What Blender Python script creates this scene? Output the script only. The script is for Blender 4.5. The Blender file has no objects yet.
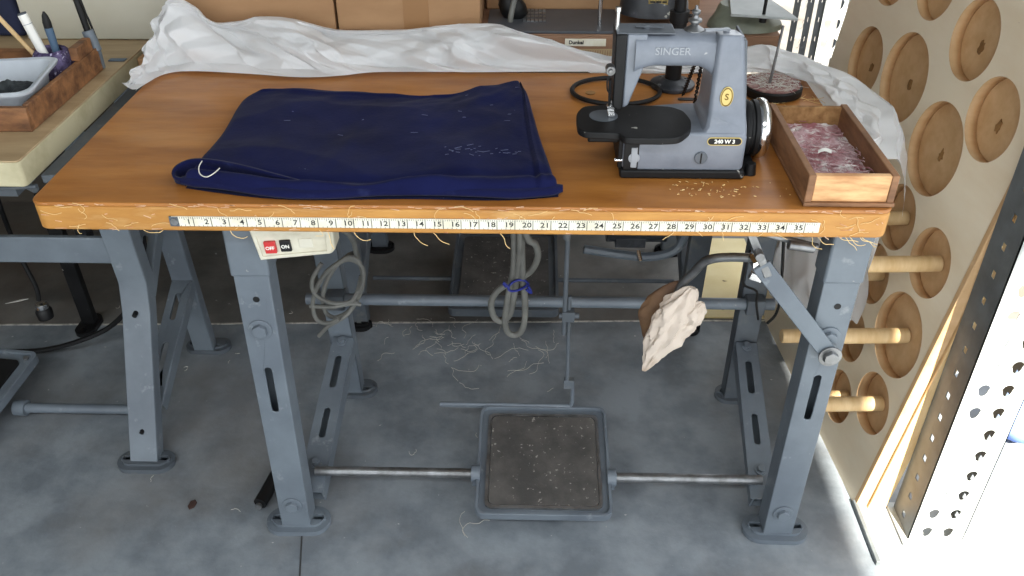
import bpy, bmesh, math, random
from mathutils import Vector, Matrix, noise, Euler
PI = math.pi
SC = bpy.context.scene
COL = SC.collection
V = Vector
rnd = random.Random(7)

# ------------------------------------------------------------------ materials
def mat(name, col, rough=.5, metal=0., spec=.5, col2=None, scale=8., detail=5., lo=.35, hi=.65, stretch=(1, 1, 1),
        bump=0., bscale=60., specks=None, speck_scale=90., speck_t=.72, sheen=0., trans=0., alpha=1., coat=0., subsurf=0., roughvar=0., col3=None, scale3=2., lo3=.45, hi3=.7):
    m = bpy.data.materials.new(name); m.use_nodes = True
    nt = m.node_tree; N = nt.nodes; Lk = nt.links
    b = N['Principled BSDF']
    def rgb(c): return (c[0], c[1], c[2], 1)
    b.inputs['Roughness'].default_value = rough
    b.inputs['Metallic'].default_value = metal
    b.inputs['Specular IOR Level'].default_value = spec
    b.inputs['Base Color'].default_value = rgb(col)
    tc = N.new('ShaderNodeTexCoord'); mp = N.new('ShaderNodeMapping'); mp.inputs['Scale'].default_value = stretch
    Lk.new(tc.outputs['Object'], mp.inputs['Vector'])
    def nz(sc, det, r=.6):
        n = N.new('ShaderNodeTexNoise'); n.inputs['Scale'].default_value = sc; n.inputs['Detail'].default_value = det
        n.inputs['Roughness'].default_value = r
        Lk.new(mp.outputs[0], n.inputs['Vector']); return n
    def ramp(src, a, c):
        r = N.new('ShaderNodeMapRange'); r.inputs['From Min'].default_value = a; r.inputs['From Max'].default_value = c
        Lk.new(src, r.inputs['Value']); return r.outputs[0]
    def mix(fac, A, Bc):
        x = N.new('ShaderNodeMix'); x.data_type = 'RGBA'
        Lk.new(fac, x.inputs['Factor'])
        for s, val in ((6, A), (7, Bc)):
            if isinstance(val, tuple): x.inputs[s].default_value = val
            else: Lk.new(val, x.inputs[s])
        return x.outputs[2]
    cur = rgb(col)
    if col2 is not None: cur = mix(ramp(nz(scale, detail).outputs[0], lo, hi), cur, rgb(col2))
    if col3 is not None: cur = mix(ramp(nz(scale3, 6.).outputs[0], lo3, hi3), cur, rgb(col3))
    if specks is not None: cur = mix(ramp(nz(speck_scale, 2.).outputs[0], speck_t, speck_t + .04), cur, rgb(specks))
    if not isinstance(cur, tuple): Lk.new(cur, b.inputs['Base Color'])
    if roughvar:
        r = N.new('ShaderNodeMapRange'); r.inputs['To Min'].default_value = rough - roughvar; r.inputs['To Max'].default_value = rough + roughvar
        Lk.new(nz(14., 5.).outputs[0], r.inputs['Value']); Lk.new(r.outputs[0], b.inputs['Roughness'])
    if bump:
        bp = N.new('ShaderNodeBump'); bp.inputs['Strength'].default_value = bump; bp.inputs['Distance'].default_value = .002
        Lk.new(nz(bscale, 5.).outputs[0], bp.inputs['Height']); Lk.new(bp.outputs[0], b.inputs['Normal'])
    if sheen: b.inputs['Sheen Weight'].default_value = sheen; b.inputs['Sheen Roughness'].default_value = .5
    if coat: b.inputs['Coat Weight'].default_value = coat; b.inputs['Coat Roughness'].default_value = .18
    if trans:
        t = N.new('ShaderNodeBsdfTranslucent'); t.inputs['Color'].default_value = rgb(col)
        mx = N.new('ShaderNodeMixShader'); mx.inputs[0].default_value = trans
        Lk.new(b.outputs[0], mx.inputs[1]); Lk.new(t.outputs[0], mx.inputs[2])
        Lk.new(mx.outputs[0], N['Material Output'].inputs['Surface'])
    return m

def s(r, g, b):   # sRGB 0-255 -> linear
    f = lambda c: (c / 255 / 12.92) if c <= 10 else ((c / 255 + .055) / 1.055) ** 2.4
    return (f(r), f(g), f(b))

M = {}
FK = dict(scale=7.5, detail=10., lo=.40, hi=.62, bump=.7, bscale=45, specks=s(186, 186, 184), speck_scale=55, speck_t=.735, roughvar=.12)
M['floor'] = mat('concrete', s(140, 147, 153), .62, col2=s(110, 117, 124), col3=s(118, 114, 110), scale3=1.6, lo3=.5, hi3=.75, **FK)
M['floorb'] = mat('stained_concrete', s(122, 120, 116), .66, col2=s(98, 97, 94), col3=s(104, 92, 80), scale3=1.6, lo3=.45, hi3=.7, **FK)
M['top'] = mat('varnished_veneer', s(184, 122, 58), .42, col2=s(148, 90, 36), scale=5.5, stretch=(1, 4.5, 4), lo=.3, hi=.7, col3=s(206, 152, 96), scale3=.8, lo3=.55, hi3=.8,
               coat=.12, bump=.06, bscale=80, roughvar=.12)
M['edge'] = mat('table_edge_wood', s(200, 146, 72), .5, col2=s(166, 110, 46), scale=9, stretch=(.6, 3, 3), col3=s(226, 186, 120), scale3=9, lo3=.55, hi3=.75, bump=.2)
M['worn'] = mat('worn_scuffed_wood', s(222, 190, 160), .7, col2=s(190, 130, 84), scale=40, lo=.4, hi=.6, bump=.4, bscale=120)
M['paint'] = mat('blue_grey_paint', s(110, 119, 127), .42, col2=s(95, 103, 112), scale=9, col3=s(132, 138, 142), scale3=30, lo3=.62, hi3=.72, bump=.12, bscale=30, specks=s(150, 150, 146), speck_scale=70, speck_t=.74, roughvar=.1)
M['paintd'] = mat('dusty_grey_paint', s(92, 99, 106), .55, col2=s(76, 82, 88), scale=8, col3=s(112, 112, 108), scale3=20, lo3=.55, hi3=.75, bump=.15, bscale=30)
M['steel'] = mat('worn_steel', s(150, 152, 154), .35, .75, col2=s(110, 110, 110), scale=25, bump=.1)
M['chrome'] = mat('bright_steel', s(215, 215, 215), .18, 1.)
M['black'] = mat('black_metal', s(14, 14, 15), .55, 0., spec=.3, col2=s(26, 26, 27), scale=20, specks=s(170, 168, 160), speck_scale=60, speck_t=.71)
M['blackp'] = mat('black_plastic', s(17, 17, 18), .5, spec=.35)
M['rubber'] = mat('worn_rubber_mat', s(66, 64, 62), .8, col2=s(96, 92, 88), scale=14, lo=.4, hi=.75, specks=s(140, 136, 130), speck_scale=110, speck_t=.66, bump=.5, bscale=150)
M['navy'] = mat('navy_velvet', s(13, 16, 50), .9, col2=s(22, 28, 72), scale=9, lo=.3, hi=.8, sheen=.05, bump=.3, bscale=140, specks=s(110, 116, 150), speck_scale=60, speck_t=.765, spec=.1)
M['navyl'] = mat('navy_velvet_worn_hem', s(16, 20, 58), .9, col2=s(44, 50, 88), scale=38, lo=.58, hi=.9, sheen=.08, bump=.3, bscale=140, spec=.1)
M['plastic'] = mat('white_plastic_sheeting', s(243, 243, 243), .3, spec=.5, trans=.3)
M['mach'] = mat('grey_hammered_enamel', s(124, 130, 140), .38, col2=s(112, 118, 128), scale=30, coat=.15, bump=.05, specks=s(200, 200, 196), speck_scale=45, speck_t=.765)
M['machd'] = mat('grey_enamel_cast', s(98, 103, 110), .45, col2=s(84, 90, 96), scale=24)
M['gold'] = mat('brass_badge', s(190, 170, 110), .35, .7)
M['goldd'] = mat('engraved_brass', s(110, 86, 34), .5, .5)
M['silver'] = mat('silver_lettering', s(158, 162, 168), .45, .1)
M['cream'] = mat('cream_plastic', s(214, 210, 192), .45, col2=s(196, 190, 170), scale=20)
M['red'] = mat('red_button', s(196, 48, 48), .35)
M['white'] = mat('white_print', s(238, 236, 228), .5)
M['tape'] = mat('white_measuring_tape', s(232, 228, 212), .5, col2=s(214, 206, 182), scale=30, lo=.45, hi=.7)
M['ink'] = mat('black_ink', s(34, 32, 30), .6)
M['cable'] = mat('grey_cable', s(118, 118, 112), .55, col2=s(98, 98, 94), scale=20)
M['blue'] = mat('blue_tie', s(24, 38, 130), .5)
M['box'] = mat('old_drawer_wood', s(150, 108, 74), .65, col2=s(108, 74, 48), scale=12, stretch=(1, 1, 4), bump=.4, bscale=40)
M['boxf'] = mat('worn_drawer_front', s(232, 186, 132), .6, col2=s(186, 134, 86), scale=14, stretch=(1, 1, 5), bump=.4, bscale=40)
M['lint'] = mat('pink_lint', s(204, 178, 180), .95, col2=s(160, 104, 108), scale=30, lo=.35, hi=.6, col3=s(226, 220, 216), scale3=50, lo3=.5, hi3=.65)
M['sisal'] = mat('tan_sawdust_lint', s(170, 130, 84), .95, col2=s(130, 92, 54), scale=60, bump=.6, bscale=200)
M['felt'] = mat('red_felt_dusty', s(122, 74, 74), .95, col2=s(168, 140, 132), scale=45, lo=.4, hi=.65, bump=.5, bscale=150)
M['card'] = mat('cardboard', s(176, 138, 100), .8, col2=s(162, 124, 88), scale=5, stretch=(1, 1, 3))
M['carddark'] = mat('cardboard_tape', s(158, 118, 78), .4)
M['panel'] = mat('cream_laminate', s(206, 202, 186), .5, col2=s(198, 192, 172), scale=4)
M['pine'] = mat('pale_maple_top', s(182, 158, 122), .5, col2=s(160, 136, 102), scale=6, stretch=(1, 5, 5))
M['pineside'] = mat('cream_edge_band', s(190, 182, 150), .55, col2=s(160, 150, 116), scale=12, lo=.5, hi=.75)
M['ply'] = mat('birch_plywood', s(246, 232, 206), .6, col2=s(238, 220, 190), scale=4, stretch=(1, 1, 3), specks=s(140, 112, 84), speck_scale=26, speck_t=.775)
M['plycut'] = mat('plywood_disc', s(214, 178, 134), .6, col2=s(200, 160, 114), scale=10, stretch=(1, 3, 3))
M['dowel'] = mat('pine_dowel', s(226, 196, 148), .55, col2=s(208, 172, 120), scale=14, stretch=(4, 1, 1))
M['knot'] = mat('brown_glue', s(120, 84, 46), .6, col2=s(160, 120, 70), scale=40)
M['galv'] = mat('painted_rack_steel', s(176, 180, 178), .45, col2=s(150, 154, 152), scale=12)
M['rackd'] = mat('dark_rack_steel', s(110, 116, 118), .5, col2=s(86, 90, 92), scale=12)
M['rag'] = mat('white_cotton_rag', s(206, 192, 178), .9, col2=s(160, 134, 110), scale=12, lo=.48, hi=.75, bump=.5, bscale=120)
M['ragb'] = mat('brown_leather_pad', s(112, 84, 58), .8, col2=s(84, 60, 42), scale=14, bump=.5)
M['oldm'] = mat('old_black_casting', s(40, 42, 46), .4, col2=s(70, 72, 78), scale=30, lo=.5, hi=.7, specks=s(160, 160, 150), speck_scale=60, speck_t=.7)
M['bedp'] = mat('dark_slate_bed', s(74, 78, 84), .45, col2=s(88, 90, 94), scale=8)
M['brown'] = mat('brown_bench_edge', s(154, 118, 92), .6, col2=s(132, 98, 74), scale=8, stretch=(1, 4, 4))
M['olive'] = mat('olive_grey_enamel', s(130, 134, 118), .5, col2=s(96, 98, 86), scale=16, lo=.4, hi=.7)
M['purple'] = mat('purple_fuzz', s(120, 108, 146), .95, col2=s(66, 54, 86), scale=70, lo=.4, hi=.6, bump=.9, bscale=200, specks=s(190, 184, 205), speck_scale=120, speck_t=.62)
M['tub'] = mat('white_grey_tub', s(196, 202, 208), .35, col2=s(180, 186, 194), scale=10)
M['darkcl'] = mat('dark_cloth', s(46, 50, 54), .9, col2=s(88, 94, 92), scale=14, lo=.4, hi=.75)
M['navycl'] = mat('dark_blue_cloth', s(30, 34, 52), .9, col2=s(44, 50, 78), scale=9)
M['brushb'] = mat('slate_blue_handle', s(74, 98, 122), .45)
M['oldwood'] = mat('dark_stained_box_wood', s(150, 104, 66), .6, col2=s(92, 60, 38), scale=16, stretch=(1, 3, 3), bump=.4)
M['lintm'] = mat('grey_blue_lint', s(104, 110, 138), .9)
M['thread'] = mat('pale_thread', s(206, 202, 192), .8)
M['yarn'] = mat('gold_frayed_thread', s(232, 200, 140), .8)
M['leaf'] = mat('brown_scrap', s(64, 44, 38), .8)
M['wall'] = mat('painted_block_wall', s(84, 76, 66), .8, col2=s(72, 66, 58), scale=3)
M['ceil'] = mat('ceiling_board', s(130, 130, 126), .8)
M['pale'] = mat('painted_bounce_light', s(222, 206, 160), .7, col2=s(208, 188, 136), scale=6, specks=s(90, 70, 44), speck_scale=24, speck_t=.70)  # sun-bounced light put into the colour of a floor sheet
M['bluecl'] = mat('blue_bag', s(90, 120, 190), .7, col2=s(150, 170, 215), scale=8)
M['joint'] = mat('pale_joint_sealant', s(206, 202, 194), .8, col2=s(160, 156, 150), scale=60, lo=.45, hi=.6)
M['jointd'] = mat('dark_joint', s(60, 60, 60), .9)

# ------------------------------------------------------------------ mesh helpers
class B:
    def __init__(self): self.bm = bmesh.new(); self.mi = 0
    def _mx(self, vs, mx):
        if mx is not None: bmesh.ops.transform(self.bm, matrix=mx, verts=vs)
    def box(self, x0, x1, y0, y1, z0, z1, mx=None):
        r = bmesh.ops.create_cube(self.bm, size=1)['verts']
        for v in r: v.co = V((x0 + (v.co.x + .5) * (x1 - x0), y0 + (v.co.y + .5) * (y1 - y0), z0 + (v.co.z + .5) * (z1 - z0)))
        self._mx(r, mx); return self
    def cyl(self, a, b, r, r2=None, n=20, caps=True):
        a, b = V(a), V(b); r2 = r if r2 is None else r2
        d = b - a; L = d.length
        q = d.to_track_quat('Z', 'Y').to_matrix().to_4x4()
        mx = Matrix.Translation((a + b) / 2) @ q
        bmesh.ops.create_cone(self.bm, cap_ends=caps, segments=n, radius1=r, radius2=r2, depth=L, matrix=mx); return self
    def bar(self, a, b, w, h, up=(0, 0, 1), ext=0.):
        """rectangular bar from a to b; w across, h along 'up'"""
        a, b = V(a), V(b); d = (b - a).normalized(); u = V(up); sd = d.cross(u).normalized(); u = sd.cross(d).normalized()
        a -= d * ext; b += d * ext
        vs = [self.bm.verts.new(p + sd * i * w / 2 + u * j * h / 2) for p in (a, b) for i, j in ((-1, -1), (1, -1), (1, 1), (-1, 1))]
        f = self.bm.faces.new
        for k in range(4): f((vs[k], vs[(k + 1) % 4], vs[4 + (k + 1) % 4], vs[4 + k]))
        f(vs[3::-1]); f(vs[4:]); return self
    def sph(self, c, r, sc=(1, 1, 1), n=16, mx=None):
        vs = bmesh.ops.create_uvsphere(self.bm, u_segments=n, v_segments=max(6, n // 2), radius=r)['verts']
        for v in vs: v.co = V((v.co.x * sc[0], v.co.y * sc[1], v.co.z * sc[2]))
        if mx is not None: bmesh.ops.transform(self.bm, matrix=mx, verts=vs)
        for v in vs: v.co += V(c)
        return self
    def tube(self, pts, r, n=10, closed=False, smooth=4):
        pts = [V(p) for p in pts]
        if smooth and len(pts) > 2: pts = spline(pts, smooth, closed)
        rr = r if callable(r) else (lambda t: r)
        rings = []; prev = None; m = len(pts)
        for i, p in enumerate(pts):
            a = pts[(i - 1) % m] if (closed or i > 0) else p; c = pts[(i + 1) % m] if (closed or i < m - 1) else p
            d = (c - a).normalized()
            if prev is None: u = d.orthogonal().normalized()
            else: u = (prev - d * prev.dot(d)).normalized()
            prev = u; w = d.cross(u); R_ = rr(i / max(1, m - 1))
            rings.append([self.bm.verts.new(p + (u * math.cos(k * 2 * PI / n) + w * math.sin(k * 2 * PI / n)) * R_) for k in range(n)])
        for i in range(m - (0 if closed else 1)):
            A, C = rings[i], rings[(i + 1) % m]
            for k in range(n): self.bm.faces.new((A[k], A[(k + 1) % n], C[(k + 1) % n], C[k]))
        if not closed: self.bm.faces.new(rings[0][::-1]); self.bm.faces.new(rings[-1])
        return self
    def prism(self, poly, z0, z1, mx=None):
        """poly in local XY extruded along local Z, then transformed"""
        a = [self.bm.verts.new((x, y, z0)) for x, y in poly]; c = [self.bm.verts.new((x, y, z1)) for x, y in poly]
        n = len(poly)
        self.bm.faces.new(a[::-1]); self.bm.faces.new(c)
        for k in range(n): self.bm.faces.new((a[k], a[(k + 1) % n], c[(k + 1) % n], c[k]))
        self._mx(a + c, mx); return self
    def lathe(self, prof, c, axis='z', n=32):
        rings = []
        for r, h in prof:
            ring = []
            for k in range(n):
                a = 2 * PI * k / n; x, y = r * math.cos(a), r * math.sin(a)
                p = {'z': (x, y, h), 'x': (h, x, y), 'y': (x, h, y)}[axis]
                ring.append(self.bm.verts.new(V(c) + V(p)))
            rings.append(ring)
        for A, C in zip(rings, rings[1:]):
            for k in range(n): self.bm.faces.new((A[k], A[(k + 1) % n], C[(k + 1) % n], C[k]))
        self.bm.faces.new(rings[0][::-1]); self.bm.faces.new(rings[-1]); return self
    def grid(self, nu, nv, f):
        g = [[self.bm.verts.new(f(i / (nu - 1), j / (nv - 1))) for i in range(nu)] for j in range(nv)]
        for j in range(nv - 1):
            for i in range(nu - 1): self.bm.faces.new((g[j][i], g[j][i + 1], g[j + 1][i + 1], g[j + 1][i]))
        return self
    def mesh(self, me, mx):
        n0 = len(self.bm.verts)
        self.bm.from_mesh(me); self.bm.verts.ensure_lookup_table()
        bmesh.ops.transform(self.bm, matrix=mx, verts=self.bm.verts[n0:]); return self

def spline(pts, k, closed=False):
    out = []; n = len(pts)
    g = (lambda i: pts[i % n]) if closed else (lambda i: pts[max(0, min(n - 1, i))])
    for i in range(n if closed else n - 1):
        p0, p1, p2, p3 = g(i - 1), g(i), g(i + 1), g(i + 2)
        for j in range(k):
            t = j / k
            out.append(.5 * ((2 * p1) + (p2 - p0) * t + (2 * p0 - 5 * p1 + 4 * p2 - p3) * t * t + (3 * p1 - p0 - 3 * p2 + p3) * t ** 3))
    if not closed: out.append(pts[-1])
    return out

def part(name, b, m, parent=None, bev=0., smooth=True, seg=2, recalc=True):
    me = bpy.data.meshes.new(name)
    if recalc: bmesh.ops.recalc_face_normals(b.bm, faces=b.bm.faces)
    b.bm.to_mesh(me); b.bm.free()
    o = bpy.data.objects.new(name, me); COL.objects.link(o)
    me.materials.append(M[m] if isinstance(m, str) else m)
    if smooth:
        me.shade_smooth()
        try: me.set_sharp_from_angle(angle=math.radians(38))
        except Exception: pass
    if bev:
        md = o.modifiers.new('bevel', 'BEVEL'); md.width = bev; md.segments = seg; md.limit_method = 'ANGLE'; md.angle_limit = math.radians(40); md.harden_normals = False
    if parent is not None:
        o.parent = parent; o.matrix_parent_inverse = Matrix.Translation(-parent.location) if parent.type == 'EMPTY' else Matrix.Identity(4)
    return o
def tag(o, label=None, cat=None, group=None, kind=None):
    if label: o['label'] = label
    if cat: o['category'] = cat
    if group: o['group'] = group
    if kind: o['kind'] = kind
    return o
def thing(name, label, cat, loc, group=None):
    o = bpy.data.objects.new(name, None); COL.objects.link(o); o.location = loc; o.empty_display_size = .05
    return tag(o, label, cat, group)
def struct(name, b, m, **k): return tag(part(name, b, m, **k), kind='structure')
def dup(o, d, label=None, parent=None, top=True):
    c = o.copy(); COL.objects.link(c)
    if parent is not None: c.parent = parent
    if top: c.location = o.location + V(d)
    if label: c['label'] = label
    for ch in o.children: dup(ch, d, None, c, False)
    return c

def holed(outer, holes, t):
    """flat plate in local XY with holes, thickness t (0..t); returns mesh"""
    cu = bpy.data.curves.new('tmp', 'CURVE'); cu.dimensions = '2D'; cu.fill_mode = 'BOTH'; cu.extrude = t / 2
    for poly in [outer] + holes:
        sp = cu.splines.new('POLY'); sp.points.add(len(poly) - 1); sp.use_cyclic_u = True
        for i, (x, y) in enumerate(poly): sp.points[i].co = (x, y, 0, 1)
    ob = bpy.data.objects.new('tmp', cu); COL.objects.link(ob)
    dg = bpy.context.evaluated_depsgraph_get(); dg.update()
    me = bpy.data.meshes.new_from_object(ob.evaluated_get(dg)); bpy.data.objects.remove(ob); bpy.data.curves.remove(cu)
    bm = bmesh.new(); bm.from_mesh(me); bmesh.ops.remove_doubles(bm, verts=bm.verts, dist=1e-5); 
    for v in bm.verts: v.co.z += t / 2
    bm.to_mesh(me); bm.free()
    return me
def circ(x, y, r, n=40, ry=None): return [(x + r * math.cos(2 * PI * k / n), y + (ry or r) * math.sin(2 * PI * k / n)) for k in range(n)]
def stadium(x, y, w, h, n=10):
    """rounded slot w x h, long side whichever is larger"""
    r = min(w, h) / 2; out = []
    dx, dy = w / 2 - r, h / 2 - r
    for (sx, sy, a0) in ((1, 1, 0), (-1, 1, PI / 2), (-1, -1, PI), (1, -1, 1.5 * PI)):
        for k in range(n): a = a0 + k * PI / 2 / (n - 1); out.append((x + sx * dx + r * math.cos(a), y + sy * dy + r * math.sin(a)))
    return dedupe(out)
def rrect(x, y, w, h, r, n=6):
    out = []
    for (sx, sy, a0) in ((1, 1, 0), (-1, 1, PI / 2), (-1, -1, PI), (1, -1, 1.5 * PI)):
        for k in range(n): a = a0 + k * PI / 2 / (n - 1); out.append((x + sx * (w / 2 - r) + r * math.cos(a), y + sy * (h / 2 - r) + r * math.sin(a)))
    return dedupe(out)
def dedupe(p):
    o = [p[0]]
    for q in p[1:]:
        if abs(q[0] - o[-1][0]) + abs(q[1] - o[-1][1]) > 1e-6: o.append(q)
    if abs(o[0][0] - o[-1][0]) + abs(o[0][1] - o[-1][1]) < 1e-6: o.pop()
    return o
def frame(o, ax, ay, az):
    m = Matrix.Identity(4)
    for i, a in enumerate((ax, ay, az)):
        a = V(a).normalized()
        for j in range(3): m[j][i] = a[j]
    for j in range(3): m[j][3] = o[j]
    return m
def textmesh(txt, size, t=.0004, bold=0.):
    cu = bpy.data.curves.new('tmp', 'FONT'); cu.body = txt; cu.size = size; cu.extrude = t; cu.align_x = 'CENTER'; cu.align_y = 'CENTER'; cu.offset = bold; cu.resolution_u = 3
    ob = bpy.data.objects.new('tmp', cu); COL.objects.link(ob)
    dg = bpy.context.evaluated_depsgraph_get(); dg.update()
    me = bpy.data.meshes.new_from_object(ob.evaluated_get(dg)); bpy.data.objects.remove(ob); bpy.data.curves.remove(cu)
    return me
def fn(x, y, z=0., sc=1., o=4): return noise.fractal(V((x, y, z)) * sc, 1.0, 2.0, o)
def ridge(x, y, z, sc): return 1 - abs(noise.noise(V((x, y, z)) * sc)) * 2.2
def lerp(pl, t):
    n = len(pl) - 1; x = min(max(t, 0), 1) * n; i = min(int(x), n - 1); f = x - i
    return V(pl[i]).lerp(V(pl[i + 1]), f)
FRONT = frame((0, 0, 0), (1, 0, 0), (0, 0, 1), (0, -1, 0))      # local XY -> world XZ facing the viewer
def front(x, y, z): return Matrix.Translation((x, y, z)) @ FRONT

# ------------------------------------------------------------------ setting
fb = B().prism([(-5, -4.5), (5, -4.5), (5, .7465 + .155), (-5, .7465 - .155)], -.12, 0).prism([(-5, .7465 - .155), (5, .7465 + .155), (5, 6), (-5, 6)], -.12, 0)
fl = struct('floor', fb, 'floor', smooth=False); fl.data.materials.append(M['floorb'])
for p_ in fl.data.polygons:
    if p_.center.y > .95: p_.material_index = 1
jb = B()
jp = [(-4, .619 + rnd.uniform(-.001, .001), .0)]
for k in range(81):
    x = -4 + k * .06; jp.append((x, .7465 + .031 * x + rnd.uniform(-.0012, .0012), 0))
jp = jp[1:]
for a, c in zip(jp, jp[1:]):
    jb.bm.faces.new([jb.bm.verts.new(p) for p in ((a[0], a[1] - .0028, .0012), (c[0], c[1] - .0028, .0012), (c[0], c[1] + .0028, .0012), (a[0], a[1] + .0028, .0012))])
bmesh.ops.remove_doubles(jb.bm, verts=jb.bm.verts, dist=1e-5)
bmesh.ops.solidify(jb.bm, geom=jb.bm.faces[:], thickness=.001)
struct('trim_1', jb, 'joint', smooth=False)
jb = B(); jb.bar((-.335, .05, .0004), (-.25, -.42, .0004), .003, .0012)
struct('trim_2', jb, 'jointd', smooth=False)
ROOF = 1.196
struct('ceiling', B().box(-4.2, ROOF, -4.4, 3.6, 2.6, 2.72), 'ceil', smooth=False)
struct('wall_left', B().box(-4.2, -4.05, -4.4, 3.6, 0, 2.6), 'wall', smooth=False)
struct('unseen_wall_back', B().box(-4.2, .60, 1.36, 1.46, 0, 2.6), 'wall', smooth=False)  # unseen wall, brought forward to darken the floor at the back

# ------------------------------------------------------------------ main work table
T = .76; DEP = .519; W = .608; TH = .045
LBL = 'long varnished wooden sewing table in the middle with a tape measure along its front edge'
t = thing('sewing_table', LBL, 'table', (0, .26, 0))
poly = rrect(0, DEP / 2, 2 * W, DEP, .018, 5)
part('tabletop', B().prism(poly, T - .006, T), 'top', t, bev=.002)
part('edge_band', B().prism([(x * .9995, DEP / 2 + (y - DEP / 2) * .999) for x, y in poly], T - TH, T - .006), 'edge', t, bev=.003)
wb = B()
for i in range(150):      # frayed splinters and worn flecks on the front edge
    x = rnd.uniform(-.6, .6); z = T - rnd.choice((.002, .003, .004, .02, .03, .042)) + rnd.uniform(-.002, .002); l = rnd.uniform(.003, .018)
    a = rnd.uniform(-.5, .5) + (0 if z > T - .006 else rnd.choice((0, .9, -.9)))
    wb.bar((x, .0002, z), (x + l * math.cos(a), .0002, z + .35 * l * math.sin(a)), .001, .0008)
tag(part('splinters', wb, 'worn', t, smooth=False), kind='stuff')
yb = B()
for i in range(60):
    x = rnd.uniform(-.6, .6); z = T - rnd.uniform(.004, .04); a = rnd.uniform(0, 6.28); p = V((x, -.0008, z)); pts = [p.copy()]
    for k in range(5):
        a += rnd.uniform(-.7, .7); p = p + V((math.cos(a), 0, math.sin(a) * .7)) * rnd.uniform(.003, .009); p.z = min(max(p.z, T - .05), T + .0); pts.append(p.copy())
    yb.tube(pts, .0004, 4, smooth=2)
for i in range(14):
    x = rnd.choice((rnd.uniform(-.5, .1), rnd.uniform(.5, .6))); z = T - TH; p = V((x, -.002, z + .003)); pts = [p.copy()]; a = -1.2
    for k in range(5): a += rnd.uniform(-.3, .6); p = p + V((math.cos(a), 0, math.sin(a))) * .006; pts.append(p.copy())
    yb.tube(pts, .0005, 4, smooth=2)
tag(part('loose_threads', yb, 'yarn', t), label='pale frayed threads caught on the table edge', kind='stuff')
# measuring tape
tp = part('measuring_tape', B().box(-.408, .508, -.0022, .0, .7245, .7405), 'tape', t, bev=.0006)
tag(tp, label='white measuring tape with black inch numbers')
nb = B()
for k in range(1, 37):
    x = -.402 + k * .0254
    if k < 36:
        nb.mesh(textmesh(str(k), .0112, .0003, .0001), front(x - (.007 if k < 10 else .0085), -.0023, .7322) @ Matrix.Scale(1.2, 4, (1, 0, 0)))
        nb.box(x - .0004, x + .0004, -.0027, -.0020, .7250, .7400)
    for q in range(8):
        xx = x - .0254 + q * .0254 / 8; h = .0045 if q == 4 else .0026
        if xx > .506: continue
        nb.box(xx - .00025, xx + .00025, -.0026, -.0020, .7400 - h, .7400)
        if q % 2 == 0: nb.box(xx - .00025, xx + .00025, -.0026, -.0020, .7250, .7250 + h * .6)
part('inch_numbers', nb, 'ink', tp, smooth=False)
part('tape_end_rivet', B().cyl((-.404, -.0045, .7325), (-.404, 0, .7325), .0052), 'steel', tp)
part('tape_end_plate', B().box(-.411, -.398, -.0028, 0, .7248, .7402), 'paintd', tp)

def pad(x, y, parent, m='paint', ang=0., w=.125, d=.066, solid=False):
    holes = [] if solid else [stadium(-w * .32, 0, .028, .012), stadium(w * .32, 0, .028, .012)]
    me = holed(stadium(0, 0, w, d), holes, .011)
    me2 = holed(stadium(0, 0, w * .8, d * .62), holes, .017)
    b = B().mesh(me, Matrix.Translation((x, y, .0005)) @ Matrix.Rotation(ang, 4, 'Z'))
    b.mesh(me2, Matrix.Translation((x, y, .0005)) @ Matrix.Rotation(ang, 4, 'Z'))
    return part('foot_pad', b, m, parent, bev=.0015)

def bolt(p, r, parent, m='paint', axis=(0, -1, 0), name='bolt'):
    p = V(p); a = V(axis)
    b = B().cyl(p, p + a * .003, r * 1.5, n=24).cyl(p + a * .003, p + a * .010, r, r * .95, n=6)
    return part(name, b, m, parent, bev=.0006)

def post(name, x, y0, w, d, z1, parent, m='paint', slots=(), side=1):
    """pressed-steel channel leg: front plate with slots, two flanges"""
    me = holed([(-w / 2, 0), (w / 2, 0), (w / 2, z1 - .008), (-w / 2, z1 - .008)], [stadium(0, z, .012, h) for z, h in slots], .003)
    b = B().mesh(me, front(x, y0 + .003, .008))
    b.box(x - w / 2, x - w / 2 + .003, y0 + .002, y0 + d, .008, z1)
    b.box(x + w / 2 - .003, x + w / 2, y0 + .002, y0 + d, .008, z1)
    b.box(x - w / 2 + .003, x + w / 2 - .003, y0 + d - .003, y0 + d, .008, z1)
    return part(name, b, m, parent, bev=.003, seg=3)

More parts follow.
